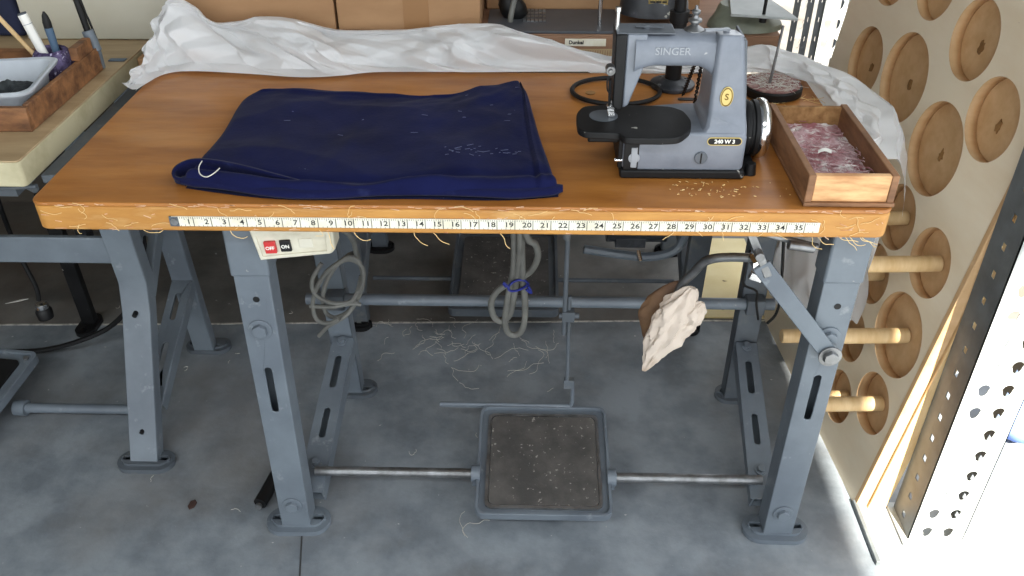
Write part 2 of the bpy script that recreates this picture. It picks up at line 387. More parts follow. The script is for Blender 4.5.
FL, FR, YF = -.346, .585, .058
BL, BR, YB = -.308, .577, .452
for side, x, xb in ((1, FL, BL), (-1, FR, BR)):
    leg = post('front_leg', x, YF, .056, .045, .60, t, 'paint', [(.355, .10)])
    slv = B().box(x - .031, x + .031, YF - .004, YF + .048, .60, T - TH)
    part('upper_sleeve', slv, 'paint', leg, bev=.004, seg=3)
    bolt((x, YF, .495), .0130, leg, 'paint'); bolt((x, YF, .075), .0125, leg, 'paint')
    part('adjuster_hole', B().cyl((x + .002, YF - .0006, .555), (x + .002, YF + .002, .555), .0055), 'blackp', leg)
    pad(x, YF + .02, leg, ang=.02 * side)
    rl = B().box(xb - .026, xb + .026, YB, YB + .004, .008, T - TH).box(xb - .026, xb - .022, YB, YB + .035, .008, T - TH).box(xb + .022, xb + .026, YB, YB + .035, .008, T - TH)
    rl = part('rear_leg', rl, 'paint' if side == 1 else 'paintd', t, bev=.002)
    pad(xb + .008, YB + .02, rl, 'paintd', w=.1, d=.06)
    # side brace rising from the front foot to the rear leg
    a = V((x + side * .022, YF + .05, .055)); c = V((xb + side * .0, YB - .004, .175)); d = (c - a)
    L = d.length; ax = d.normalized(); up = V((0, 0, 1)); nrm = (up - ax * up.dot(ax)).normalized(); sd = ax.cross(nrm)
    me = holed([(0, -.026), (L, -.022), (L, .022), (0, .026)], [stadium(L * .42, 0, .07, .013), stadium(L * .76, 0, .08, .014)], .003)
    fr = frame(a, ax, sd, nrm)
    b = B().mesh(me, fr @ Matrix.Translation((0, 0, .0)))
    b.mesh(holed([(0, 0), (L, 0), (L, .035), (0, .035)], [], .003), frame(a + sd * .022, ax, -nrm, sd))
    b.mesh(holed([(0, 0), (L, 0), (L, .035), (0, .035)], [], .003), frame(a - sd * .022, ax, -nrm, sd))
    b.mesh(holed([(0, -.022), (L, -.022), (L, .022), (0, .022)], [], .002), frame(a - nrm * .033, ax, sd, nrm))
    br = part('side_brace', b, 'paint', t, bev=.001)
    p = a + d * .17 + nrm * .003
    bolt(p, .008, br, 'paint', tuple(nrm)); p = a + d * .97 + nrm * .003; bolt(p, .008, br, 'paint', tuple(nrm))
def shear(o, k):
    for v in o.data.vertices: v.co.x += k * v.co.z
    for c in o.children: shear(c, k)
for o in t.children:
    if o.name.startswith('front_leg') and o.data.vertices[0].co.x < 0: shear(o, .020)
    if o.name.startswith('rear_leg') and o.data.vertices[0].co.x < 0: shear(o, -.034)
# upper rear cross tube
ct = part('cross_tube', B().cyl((-.372, YB - .012, .286), (.618, YB - .012, .286), .0125, n=24), 'paint', t)
for x in (BL, BR): part('tube_clamp', B().box(x - .019, x + .019, YB - .03, YB + .006, .268, .304), 'paintd', ct, bev=.002)
# treadle and its axle rods
tr = part('treadle_rod', B().cyl((FL + .03, .138, .084), (.006, .138, .084), .0095, n=20), 'steel', t)
tr2 = part('treadle_rod', B().cyl((.262, .133, .084), (FR - .025, .133, .084), .0095, n=20), 'steel', t)
part('pivot_collar', B().cyl((-.008, .138, .084), (.01, .138, .084), .017).box(-.006, .008, .130, .146, .056, .072), 'paint', tr, bev=.001)
part('pivot_collar', B().cyl((.258, .133, .084), (.276, .133, .084), .017).box(.26, .274, .125, .141, .056, .072), 'paint', tr2, bev=.001)
TM = Matrix.Translation((.134, .176, .082)) @ Matrix.Rotation(math.radians(9), 4, 'X')
me = holed(rrect(0, 0, .258, .258, .016), [], .008)
tb = B().mesh(me, TM @ Matrix.Translation((0, 0, -.004)))
tb.mesh(holed(rrect(0, 0, .262, .262, .018), [rrect(0, 0, .250, .250, .014)], .018), TM @ Matrix.Translation((0, 0, -.006)))
td = part('treadle', tb, 'paint', t, bev=.002)
tag(part('rubber_mat', B().mesh(holed(rrect(0, 0, .212, .212, .012), [], .006), TM @ Matrix.Translation((0, -.002, .004))), 'rubber', td, bev=.0015), label='worn black rubber mat')
part('mat_border', B().mesh(holed(rrect(0, 0, .226, .226, .014), [rrect(0, 0, .214, .214, .012)], .006), TM @ Matrix.Translation((0, -.002, .004))), 'steel', td)
lb = B().tube([(-.084, .308, .112), (.02, .307, .113), (.17, .305, .114), (.192, .304, .118), (.194, .303, .14), (.193, .303, .185)], .0042, 8, smooth=2)
lb.bar((-.084, .316, .104), (.02, .313, .105), .006, .010)
part('treadle_arm', lb, 'paint', t)
pm = B().cyl((.182, .30, .176), (.179, .30, .40), .0042).cyl((.171, .296, .31), (.171, .296, .545), .0048).cyl((.169, .296, .53), (.169, .296, .575), .0075)
pm.cyl((.169, .296, .575), (.167, .296, T - TH - .002), .004).box(.166, .19, .288, .306, .345, .368).cyl((.160, .296, .356), (.199, .296, .356), .006)
pm.box(.175, .196, .296, .308, .168, .19)
part('pitman_rod', pm, 'paintd', t, bev=.0008)
# switch box
sb = part('switch_box', B().prism([(-.314, .690), (-.306, .643), (-.196, .656), (-.190, .664), (-.190, .714), (-.318, .714)], -.075, -.035, FRONT), 'cream', t, bev=.004, seg=3)
SWR = Matrix.Rotation(math.radians(3.5), 4, 'Z')
def onsw(x, z, w, h, d, m, nm):
    return part(nm, B().box(-w / 2, w / 2, -h / 2, h / 2, 0, d, front(x, .0355, z) @ SWR), m, sb, bev=.0012)
part('front_bezel', B().mesh(holed([(-.311, .691), (-.304, .646), (-.198, .659), (-.193, .665), (-.193, .699), (-.313, .699)], [[(-.305, .689), (-.300, .652), (-.202, .664), (-.200, .693)]], .003), front(0, .0355, 0)), 'cream', sb, bev=.0008)
onsw(-.2855, .6695, .0175, .0200, .006, 'red', 'off_button')
onsw(-.2625, .6720, .0165, .0190, .005, 'blackp', 'on_button')
onsw(-.2320, .6760, .0210, .0160, .0015, 'panel', 'button_label_plate')
part('off_lettering', B().mesh(textmesh('OFF', .0078, .0003, .0002), front(-.2855, .0292, .6690) @ SWR), 'white', sb, smooth=False)
part('on_lettering', B().mesh(textmesh('ON', .0078, .0003, .0002), front(-.2625, .0302, .6715) @ SWR), 'white', sb, smooth=False)
# diagonal flat stay and knee lift on the right
st = B()
a, c = V((.448, .038, .645)), V((.588, .044, .470)); d = (c - a); L = d.length; ax = d.normalized(); n_ = V((0, -1, 0)); n_ = (n_ - ax * n_.dot(ax)).normalized()
st.mesh(holed([(0, -.014), (L, -.014), (L + .012, 0), (L, .014), (0, .014)], [], .005), frame(a, ax, n_.cross(ax), n_))
st = part('diagonal_stay', st, 'paint', t, bev=.0015)
bolt((.586, .037, .472), .0125, st, 'steel')
kb = B().bar((.425, .05, .700), (.462, .045, .625), .012, .026, up=(0, -1, 0)).cyl((.440, .02, .668), (.440, .07, .668), .007)
kb.cyl((.43, .06, .690), (.54, .075, .655), .005).box(.38, .50, .05, .09, .700, .7145)
kb.cyl((.49, .058, .668), (.53, .058, .662), .0075, n=12)
kl = part('knee_lift_bracket', kb, 'steel', t, bev=.001)
part('wing_screw', B().cyl((.444, .038, .642), (.444, .07, .636), .008, n=6).bar((.437, .045, .622), (.456, .045, .615), .01, .012), 'chrome', kl, bev=.001)
tag(part('knee_lift_lever', B().tube([(.452, .085, .626), (.425, .10, .618), (.398, .115, .606), (.384, .13, .588), (.372, .14, .560), (.358, .15, .53), (.34, .155, .47)], .0075, 12), 'ragb' if 0 else 'steel', t), label='bent steel knee lever')
part('linkage_rod', B().cyl((.17, .30, .703), (.43, .08, .700), .0035).cyl((.25, .35, .690), (.35, .18, .692), .004).cyl((.33, .17, .690), (.36, .15, .676), .007).box(.32, .345, .15, .17, .668, .690), 'steel', t)
sp = B()
pts = [(.325 + k * .0009, .16 + .006 * math.cos(k * .9), .690 + .006 * math.sin(k * .9)) for k in range(46)]
sp.tube(pts, .0011, 6, smooth=2); part('return_spring', sp, 'steel', t)
wire = B().tube([(.447, .10, .63), (.48, .22, .52), (.523, .36, .39), (.562, .395, .35), (.568, .40, .315), (.580, .405, .272)], .0025, 8)
wire.tube([(.50, .12, .66), (.57, .30, .48), (.606, .38, .36), (.614, .398, .318), (.612, .402, .285), (.600, .405, .262)], .003, 8)
part('hanging_wire', wire, 'blackp', t)

# rag on the knee lever
rg = thing('knee_pad_rag', 'brown pad wrapped in a dirty white rag on the bent knee lever under the table', 'rag', (.34, .15, .43))
def pad_f(ax0, ax1, rw, rd, seed, crump, m=48, n=32):
    b = B()
    def f(u, v):
        t_ = v; c = V(ax0).lerp(V(ax1), t_); pr = max(.02, math.sin(PI * min(1, max(0, (t_ * .96 + .02))))) ** .5
        a = u * 2 * PI
        k = 1 + crump * fn(math.cos(a) * 2 + seed, math.sin(a) * 2, t_ * 4) + crump * .7 * ridge(math.cos(a), math.sin(a) + seed, t_ * 2, 2.4)
        w = lerp_s(rw, t_) * pr * k; dd = lerp_s(rd, t_) * pr * k
        dq = V(ax1) - V(ax0); sd = V((dq.z, 0, -dq.x)).normalized()
        return c + sd * w * math.cos(a) + V((0, 1, 0)) * dd * math.sin(a)
    b.grid(m, n, f); bmesh.ops.remove_doubles(b.bm, verts=b.bm.verts, dist=1e-5)
    bmesh.ops.holes_fill(b.bm, edges=b.bm.edges, sides=200); return b
def lerp_s(a, t):
    n = len(a) - 1; x = min(max(t, 0), 1) * n; i = min(int(x), n - 1); return a[i] + (a[i + 1] - a[i]) * (x - i)
part('leather_pad', pad_f((.358, .158, .530), (.312, .168, .400), (.030, .038, .036, .022), (.013,) * 4, 3., .12), 'ragb', rg)
part('rag_cloth', pad_f((.374, .135, .535), (.308, .138, .352), (.024, .036, .030, .026, .018, .012), (.016, .02, .018, .015, .011, .007), 9., .38), 'rag', rg)
rf = pad_f((.392, .125, .512), (.352, .132, .435), (.012, .018, .014, .010), (.01, .012, .010, .007), 4., .5, 32, 20)
part('rag_fold', rf, 'rag', rg)

# ------------------------------------------------------------------ cables under table
cc = B()
def loop(cx, cz, rx, rz, y, tilt, n=26, a0=0., a1=6.5, jit=.006, sd=0):
    r_ = random.Random(sd); out = []
    for k in range(n):
        a = a0 + (a1 - a0) * k / (n - 1); g = 1 + r_.uniform(-jit, jit) * 2
        x = rx * math.cos(a) * g; z = rz * math.sin(a) * g
        out.append((cx + x * math.cos(tilt) - z * math.sin(tilt), y + .008 * math.sin(a * 1.3 + sd), cz + x * math.sin(tilt) + z * math.cos(tilt)))
    return out
cc.tube([(-.232, .10, .704)] + [(-.235, .2, .62), (-.236, .32, .52)] + loop(-.262, .372, .036, .085, .405, -.38, 26, 1.3, 8.6, sd=1), .0048, 8, smooth=3)
cc.tube(loop(-.270, .375, .040, .092, .39, -.55, 22, .3, 5.6, sd=3), .0048, 8, smooth=3)
cc.tube([(-.30, .41, .43), (-.322, .40, .395), (-.318, .395, .362), (-.285, .39, .345), (-.25, .395, .345), (-.235, .40, .36), (-.222, .41, .40)], .0046, 8)
cc.tube([(-.335, .40, .33), (-.29, .39, .335), (-.25, .395, .34), (-.228, .40, .335)], .0046, 8)
cc.tube([(-.325, .395, .255), (-.30, .39, .285), (-.26, .395, .31), (-.235, .40, .345)], .0046, 8)
for v in cc.bm.verts:
    if v.co.z < .50: w_ = min(1, (.50 - v.co.z) / .05); v.co.x -= .020 * w_; v.co.z -= .034 * w_
tag(part('coiled_cable', cc, 'cable'), 'grey electric cable looped over the left end of the cross tube', 'cable')
cb = B()
cb.tube([(.080, .36, .710), (.082, .365, .60), (.083, .37, .48), (.078, .385, .40), (.070, .39, .33), (.062, .395, .285), (.045, .40, .262), (.028, .40, .275), (.024, .395, .315), (.040, .39, .35), (.075, .388, .375), (.105, .385, .40), (.118, .375, .44), (.112, .365, .475), (.098, .36, .49), (.088, .36, .55), (.088, .36, .710)], .0068, 10)
cb.tube([(.069, .37, .710), (.070, .375, .55), (.071, .385, .42), (.060, .392, .34), (.052, .395, .27), (.058, .398, .235), (.075, .398, .228), (.090, .395, .25), (.094, .39, .31), (.089, .385, .38), (.086, .375, .50), (.090, .37, .710)], .0068, 10)
cbo = tag(part('bundled_cable', cb, 'cable'), 'thick grey cable bundled with a blue tie hanging under the middle of the table', 'cable')
bt = B().tube(loop(.080, .372, .020, .009, .372, .1, 14, 0, 6.28, 0), .0026, 8, smooth=2)
bt.tube([(.062, .36, .375), (.050, .362, .386), (.056, .36, .377)], .0028, 6).tube([(.096, .36, .372), (.106, .362, .362), (.10, .36, .380)], .0028, 6)
tag(part('cable_tie', bt, 'blue', cbo), label='blue wire tie')

# ------------------------------------------------------------------ navy velvet bag
CL = [(-.395, .345), (-.390, .215), (-.388, .125)]
def bag():
    Lf = [(-.398, .045, 0), (-.396, .11, 0), (-.392, .215, 0), (-.397, .335, 0), (-.372, .372, 0)]
    Rt = [(.142, .030, 0), (.132, .10, 0), (.117, .20, 0), (.106, .29, 0), (.098, .35, 0), (.084, .405, 0)]
    Fr = [(-.405, .045, 0), (-.30, .020, 0), (-.21, .012, 0), (-.075, .018, 0), (.06, .016, 0), (.146, .028, 0)]
    Bk = [(-.372, .372, 0), (-.28, .380, 0), (-.16, .366, 0), (-.06, .368, 0), (.01, .388, 0), (.07, .412, 0), (.084, .405, 0)]
    Lf, Rt, Fr, Bk = [spline([V(p) for p in q], 6) for q in (Lf, Rt, Fr, Bk)]
    def coons(u, v):
        a = lerp(Fr, u).lerp(lerp(Bk, u), v); b = lerp(Lf, v).lerp(lerp(Rt, v), u)
        c = (Fr[0].lerp(Fr[-1], u)).lerp(Bk[0].lerp(Bk[-1], u), v)
        return a + b - c
    return coons
cn = bag()
BW1, BW2 = None, None
def bag_h(u, v):
    e = min(u, 1 - u, 1.4 * (1 - v)); edge = min(1, max(0, e) / .045); h = .0035 + .015 * math.sqrt(max(0, 1 - (1 - edge) ** 2))
    h += edge * (.007 * fn(u * 3, v * 2, 3.3) + .005 * (.3 - abs(noise.noise(V((u * 3 + v * 1.6, v * 3.2 - u, .7))))) * 2 + .004 * (.3 - abs(noise.noise(V((u * 7, v * 4 + u * 3, 4.7))))))
    h += .0022 * math.exp(-((u - .925) / .012) ** 2) * edge - .003 * math.exp(-((u - .905) / .012) ** 2) * edge
    vv = v - .055 - .012 * math.sin(u * 9) - .012 * noise.noise(V((u * 5, 0, 2)))
    h += (.008 + .003 * noise.noise(V((u * 7, 1, 2)))) * math.exp(-(vv / .04) ** 2) - .0045 * math.exp(-((vv - .075) / .028) ** 2) * edge
    if v < .03: h *= .35 + .65 * math.sqrt(v / .03)
    h += .007 * math.exp(-((u - .88) / .14) ** 2 - ((v - .88) / .2) ** 2) * edge
    return max(.0006, h)
bb = B()
bb.grid(150, 100, lambda u, v: (lambda p: V((p.x, p.y, T + .0012 + bag_h(u, v))))(cn(u, v)))
bb.grid(40, 24, lambda u, v: (lambda p: V((p.x, p.y, T + .0006)))(cn(u, v)))
nb_ = part('velvet_bag', bb, 'navy', recalc=False)
tag(nb_, 'dark navy velvet bag lying flat on the table left of the machine', 'cloth bag')
hm = B()
def hem(u, a):
    c = cn(u, .0); k = .6 + .4 * min(1, min(u, 1 - u) / .05); r = (.0075 + .0018 * noise.noise(V((u * 8, 1.3, 0)))) * k
    y = c.y + .008 + .003 * math.sin(u * 13); zc = T + .0095 + .0025 * noise.noise(V((u * 6, 5, 0)))
    return V((c.x + (u - .5) * .012, y + math.cos(a) * r * 1.5, max(T + .001, zc + math.sin(a) * r)))
hm.grid(140, 18, lambda u, v: hem(u, v * 2 * PI))
part('rolled_hem', hm, 'navyl', nb_)
lm = B()
for (cx, cy, n_, sx, sy) in ((-.02, .125, 26, .030, .006), (.0, .020, 30, .05, .004), (-.20, .20, 5, .05, .06), (-.05, .25, 8, .12, .07), (.115, .15, 8, .006, .06)):
    for i in range(n_):
        x, y = rnd.gauss(cx, sx), rnd.gauss(cy, sy)
        u_, v_ = (x + .39) / .51, (y - .02) / .36
        if not (.03 < u_ < .97 and .03 < v_ < .97): continue
        c = cn(u_, v_); z = T + .0017 + bag_h(u_, v_); a = rnd.gauss(0, .35); l = rnd.uniform(.002, .012)
        lm.tube([(c.x, c.y, z), (c.x + l * math.cos(a), c.y + l * math.sin(a), z + .0002)], .00045, 3, smooth=0)
tag(part('lint_marks', lm, 'lintm', nb_), label='pale lint streaks', kind='stuff')
hl = B()      # left end: open mouth of the hem, a flattened loop of fabric
lp = [(-.350, .050, .014), (-.385, .048, .013), (-.410, .052, .012), (-.421, .064, .014), (-.418, .078, .020), (-.400, .086, .026), (-.375, .083, .029), (-.345, .074, .030), (-.305, .060, .029), (-.260, .046, .024), (-.215, .034, .018)]
sp_ = spline([V(p) for p in lp], 5)
hl.grid(len(sp_), 7, lambda u, v: (lambda p: V((p.x, p.y + .002 * math.cos(v * PI), T + p.z * .0 + .002 + p.z * v)))(sp_[min(len(sp_) - 1, int(round(u * (len(sp_) - 1))))]))
hlo = part('hem_opening', hl, 'navyl', nb_); md = hlo.modifiers.new('s', 'SOLIDIFY'); md.thickness = .004
part('stray_thread', B().tube([(-.372, .062, T + .036), (-.372, .046, T + .034), (-.368, .036, T + .028), (-.358, .032, T + .026), (-.348, .036, T + .030), (-.343, .048, T + .032)], .0008, 5), 'thread', nb_)
# ------------------------------------------------------------------ sewing machine
m_ = thing('sewing_machine', 'grey industrial sewing machine with a black work plate at the right of the table', 'sewing machine', (.32, .15, T))
bs = B().prism([(.238, 0), (.409, 0), (.412, .006), (.412, .056), (.402, .060), (.335, .060), (.240, .052), (.236, .044), (.236, .006)], -.205, -.092, FRONT @ Matrix.Translation((0, T + .012, 0)))
part('base', bs, 'mach', m_, bev=.004, seg=3)
part('base_skirt', B().box(.233, .415, .088, .209, T + .0005, T + .014), 'black', m_, bev=.003)
part('base_left_end', B().box(.230, .2365, .10, .20, T + .012, T + .060), 'black', m_, bev=.001)
cp = [(.345, .055), (.352, .066), (.3565, .085), (.3565, .195), (.398, .200), (.4015, .196), (.416, .070), (.420, .050), (.400, .045)]
def taper_col():
    b = B()
    prof = [(T + .056, .338, .412, .0921, .2, 0), (T + .068, .346, .4118, .0930, .2, 0), (T + .078, .3525, .4115, .098, .2, 0), (T + .093, .3555, .410, .107, .2, 0), (T + .11, .356, .408, .1125, .2, 0), (T + .16, .356, .400, .1125, .19, 0), (T + .198, .3565, .394, .1125, .178, .006), (T + .206, .359, .392, .116, .172, .010)]
    rows = []
    for z, x0, x1, y0, y1, dz in prof:
        r = .0045
        ring = [(x0 + r, y0), (x1 - r, y0), (x1, y0 + r), (x1, y1 - r), (x1 - r, y1), (x0 + r, y1), (x0, y1 - r), (x0, y0 + r)]
        rows.append([b.bm.verts.new((x, y, z - dz * (y - y0) / (y1 - y0))) for x, y in ring])
    for A, C in zip(rows, rows[1:]):
        for k in range(8): b.bm.faces.new((A[k], A[(k + 1) % 8], C[(k + 1) % 8], C[k]))
    b.bm.faces.new(rows[0][::-1]); b.bm.faces.new(rows[-1]); return b
part('column', taper_col(), 'mach', m_, bev=.002, seg=3)
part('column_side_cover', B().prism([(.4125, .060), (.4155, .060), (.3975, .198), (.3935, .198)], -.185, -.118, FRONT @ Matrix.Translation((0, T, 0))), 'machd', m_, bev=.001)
ab = B()
def armsec(x):
    t_ = (x - .245) / (.36 - .245)
    yc = .150
    up = T + .200; h = .044
    flare = max(0, (.275 - x) / .03); flr = max(0, (x - .335) / .02)
    return yc, up, .052 + .012 * flare * .6 + .02 * flr * .5, .045 + .010 * flare ** 1.5 + .012 * flr ** 2
rows = []
for k in range(22):
    x = .246 + (.3585 - .246) * k / 21; yc, up, d, h = armsec(x); ring = []
    for j in range(20):
        a = 2 * PI * j / 20; ca, sa = math.cos(a), math.sin(a); e = .55
        ring.append(ab.bm.verts.new((x, yc + math.copysign(abs(ca) ** e, ca) * d / 2, up - h / 2 + math.copysign(abs(sa) ** e, sa) * h / 2)))
    rows.append(ring)
for A, C in zip(rows, rows[1:]):
    for k in range(20): ab.bm.faces.new((A[k], A[(k + 1) % 20], C[(k + 1) % 20], C[k]))
ab.bm.faces.new(rows[0][::-1]); ab.bm.faces.new(rows[-1])
part('arm', ab, 'mach', m_)
hd = B().prism([(.2335, .203), (.262, .203), (.263, .184), (.2585, .150), (.2415, .098), (.2335, .094)], -.176, -.127, FRONT @ Matrix.Translation((0, T, 0)))
part('head', hd, 'mach', m_, bev=.003, seg=3)
part('face_plate', B().prism([(.2175, .203), (.2335, .203), (.2335, .095), (.2265, .092), (.219, .098)], -.178, -.124, FRONT @ Matrix.Translation((0, T, 0))), 'black', m_, bev=.002)
part('head_top_plate', B().box(.2185, .30, .128, .172, T + .2025, T + .2045).cyl((.262, .15, T + .203), (.262, .15, T + .209), .005).bar((.245, .15, T + .207), (.285, .145, T + .208), .006, .002), 'machd', m_, bev=.001)
nb2 = part('needle_bar', B().cyl((.219, .146, T + .066), (.219, .146, T + .1), .0034), 'chrome', m_)
part('thread_pin', B().cyl((.2205, .146, T + .203), (.2205, .146, T + .232), .003).cyl((.2205, .146, T + .229), (.2205, .146, T + .235), .0042), 'chrome', m_)
part('presser_foot', B().box(.2135, .2235, .128, .146, T + .0795, T + .084).cyl((.2185, .146, T + .080), (.2185, .146, T + .1), .0028).box(.213, .224, .139, .15, T + .084, T + .092), 'chrome', m_, bev=.0008)
part('tension_knob', B().cyl((.212, .11, T + .156), (.212, .126, T + .156), .0068, n=18).cyl((.212, .107, T + .156), (.212, .111, T + .156), .0035), 'steel', m_, bev=.001)
part('thread_guide', B().tube([(.214, .122, T + .15), (.209, .118, T + .14), (.210, .120, T + .125), (.215, .124, T + .118)], .0013, 6).bar((.215, .128, T + .10), (.213, .122, T + .14), .003, .006), 'black', m_)
pl0 = [(.168, .145), (.179, .172), (.205, .178), (.268, .179), (.312, .174), (.329, .158), (.335, .125), (.330, .092), (.311, .064), (.290, .060), (.235, .060), (.229, .068), (.226, .076), (.180, .078), (.168, .092)]
pl = []
for k in range(len(pl0)):
    a_, b_, c_ = V((*pl0[k - 1], 0)), V((*pl0[k], 0)), V((*pl0[(k + 1) % len(pl0)], 0)); p_, q_ = b_.lerp(a_, .3), b_.lerp(c_, .3)
    for j in range(4): w_ = j / 3; r_ = p_.lerp(b_, w_).lerp(b_.lerp(q_, w_), w_); pl.append((r_.x, r_.y))
wp = part('work_plate', B().prism(pl, T + .068, T + .0785), 'black', m_, bev=.002, seg=3)
part('needle_plate', B().cyl((.208, .136, T + .0785), (.208, .136, T + .0792), .021, n=32), 'machd', wp)
part('plate_post', B().box(.250, .268, .115, .16, T + .050, T + .070), 'machd', m_)
part('cylinder_arm', B().bar((.185, .135, T + .056), (.30, .135, T + .056), .04, .022), 'black', m_, bev=.003)
part('bobbin_case', B().cyl((.2520, .098, T + .033), (.2520, .089, T + .033), .0085).box(.2475, .2565, .0885, .093, T + .018, T + .050), 'silver', m_, bev=.001)
part('bobbin_recess', B().box(.237, .2585, .0895, .0925, T + .014, T + .056), 'black', m_, bev=.001)
part('thumb_screw', B().cyl((.225, .10, T + .025), (.240, .10, T + .025), .003), 'chrome', m_)
sc_ = part('slotted_screw', B().cyl((.349, .0925, T + .034), (.349, .089, T + .034), .0095, n=28), 'machd', m_, bev=.001)
part('screw_slot', B().box(.348, .350, .0885, .0892, T + .026, T + .042), 'blackp', sc_, smooth=False)
bg = part('oval_badge', B().prism(circ(0, 0, .0095, 28, .0155), 0, .0015, front(.3785, .1125, T + .119)), 'gold', m_, bev=.0005)
part('badge_ring', B().mesh(holed(circ(0, 0, .0082, 28, .0138), [circ(0, 0, .0070, 28, .0122)], .0008), front(.3785, .1112, T + .119)).mesh(textmesh('S', .013, .0003, .0002), front(.3785, .1108, T + .119)), 'goldd', bg, smooth=False)
me = holed(stadium(0, 0, .050, .0125), [], .001)
pt = part('model_plate_rim', B().mesh(me, front(.380, .0918, T + .0600)), 'gold', m_)
part('model_plate', B().mesh(holed(stadium(0, 0, .0475, .0098), [], .001), front(.380, .0914, T + .0600)), 'blackp', pt)
part('model_lettering', B().mesh(textmesh('240 W 3', .0082, .0003, .0003), front(.380, .0902, T + .0600)), 'white', pt, smooth=False)
part('arm_lettering', B().mesh(textmesh('SINGER', .0150, .0006, .0001), front(.298, .1236, T + .180)), 'silver', m_, smooth=False)
part('tension_post', B().lathe([(.015, 0), (.014, .003), (.009, .006), (.005, .009), (.006, .012), (.0095, .014), (.0095, .017), (.005, .019), (.004, .023), (.0062, .026), (.0062, .029), (.003, .031), (.002, .036)], (.330, .158, T + .198), n=20), 'steel', m_)
part('lever_bar', B().bar((.342, .140, T + .2055), (.378, .150, T + .2035), .006, .003).cyl((.374, .150, T + .196), (.374, .150, T + .205), .0045), 'silver', m_)
HWC = (-.0095, .170, T + .0465)
hw = part('hand_wheel', B().lathe([(.010, .4225), (.030, .4225), (.040, .427), (.0425, .431), (.0425, .437), (.040, .439), (.040, .442), (.0425, .444), (.0425, .452), (.040, .460), (.030, .464), (.010, .464)], HWC, 'x', 40), 'black', m_)
part('wheel_rim', B().lathe([(.0425, .450), (.0450, .453), (.0455, .459), (.0430, .464), (.037, .467), (.031, .4675), (.031, .4655)], HWC, 'x', 40), 'chrome', hw)
part('belt_guard', B().prism([(.100, 0), (.215, 0), (.19, .012), (.12, .012)], .4155, .436, frame((0, 0, T), (0, 1, 0), (0, 0, 1), (1, 0, 0))), 'black', m_, bev=.002)
part('rubber_foot', B().cyl((.428, .108, T + .0005), (.428, .108, T + .018), .009, .007), 'blackp', m_)

# ring belt on the table
tag(part('drive_belt', B().tube([(.252 + .078 * math.cos(a), .418 + .062 * math.sin(a), T + .0052) for a in [2 * PI * k / 40 for k in range(40)]], .0042, 8, closed=True, smooth=0), 'blackp'),
    'round black drive belt loop lying behind the work plate', 'belt')
part('grommet', B().cyl((.207, .418, T + .0002), (.207, .418, T + .0012), .009, n=20), 'knot', t)
part('chain_slot', B().mesh(holed(stadium(0, 0, .030, .012), [], .001), Matrix.Translation((.374, .392, T + .0002))), 'blackp', t)
# chains
def chain(p0, p1, label, first=[None]):
    p0, p1 = V(p0), V(p1); d = p1 - p0; n = int(d.length / .0072); b = B(); ax = d.normalized(); q = ax.to_track_quat('Z', 'Y').to_matrix().to_4x4()
    for k in range(n):
        mx = Matrix.Translation(p0 + d * (k + .5) / n) @ q @ Matrix.Rotation(PI / 2 * (k % 2) + .5, 4, 'Z')
        b.tube([mx @ V((.0026 * math.cos(a), 0, .0052 * math.sin(a))) for a in [2 * PI * j / 10 for j in range(10)]], .0010, 5, closed=True, smooth=0)
    return tag(part('lift_chain', b, 'black'), label, 'chain', 'chains behind the sewing machine')
chain((.350, .190, T + .165), (.368, .398, T + .006), 'thin black chain behind the machine arm, the one further from the column')
chain((.358, .208, T + .165), (.382, .355, T + .004), 'thin black chain behind the machine arm, the one nearer the column')

# black lamp stand
ls = thing('post_stand', 'black round post standing on a round flange behind the machine arm', 'post', (.357, .455, T))
part('flange', B().lathe([(.040, .0005), (.041, .004), (.040, .007), (.030, .008), (.022, .011), (.017, .016)], (.357, .455, T), n=36), 'oldm', ls)
for k in range(4):
    a = .6 + k * PI / 2; part('flange_screw', B().cyl((.357 + .031 * math.cos(a), .455 + .031 * math.sin(a), T + .007), (.357 + .031 * math.cos(a), .455 + .031 * math.sin(a), T + .010), .0032, n=10), 'steel', ls)
part('lower_post', B().cyl((.357, .455, T + .012), (.357, .455, T + .125), .0145, n=24), 'blackp', ls)
part('collar', B().cyl((.357, .455, T + .118), (.357, .455, T + .138), .017, n=24).cyl((.372, .455, T + .128), (.38, .455, T + .128), .003), 'blackp', ls, bev=.001)
part('upper_post', B().cyl((.357, .455, T + .138), (.357, .455, T + .60), .0105, n=24), 'blackp', ls)

# spool disc
sd_ = thing('spool_stand', 'round dusty red spool disc with an upright steel pin behind the wooden box', 'spool stand', (.530, .43, T))
part('disc', B().lathe([(.050, .0005), (.053, .003), (.053, .014), (.050, .0165)], (.530, .428, T), n=40), 'blackp', sd_)
part('felt_top', B().lathe([(.0485, .0160), (.0485, .0185), (.044, .0195)], (.530, .428, T), n=40), 'felt', sd_)
part('spool_pin', B().cyl((.524, .424, T + .018), (.532, .430, T + .120), .0026, .0022, n=12), 'steel', sd_)
fz = B()
for i in range(150):
    a = rnd.uniform(0, 6.28); r = .046 * math.sqrt(rnd.random()); p = V((.530 + r * math.cos(a), .428 + r * math.sin(a), T + .0202)); pts = [p]; an = rnd.uniform(0, 6.28)
    for k in range(3): an += rnd.uniform(-1, 1); p = p + V((math.cos(an), math.sin(an), rnd.uniform(-.1, .15))) * .006; pts.append(p)
    fz.tube(pts, .0004, 3, smooth=0)
tag(part('lint_fuzz', fz, 'thread', sd_), kind='stuff')
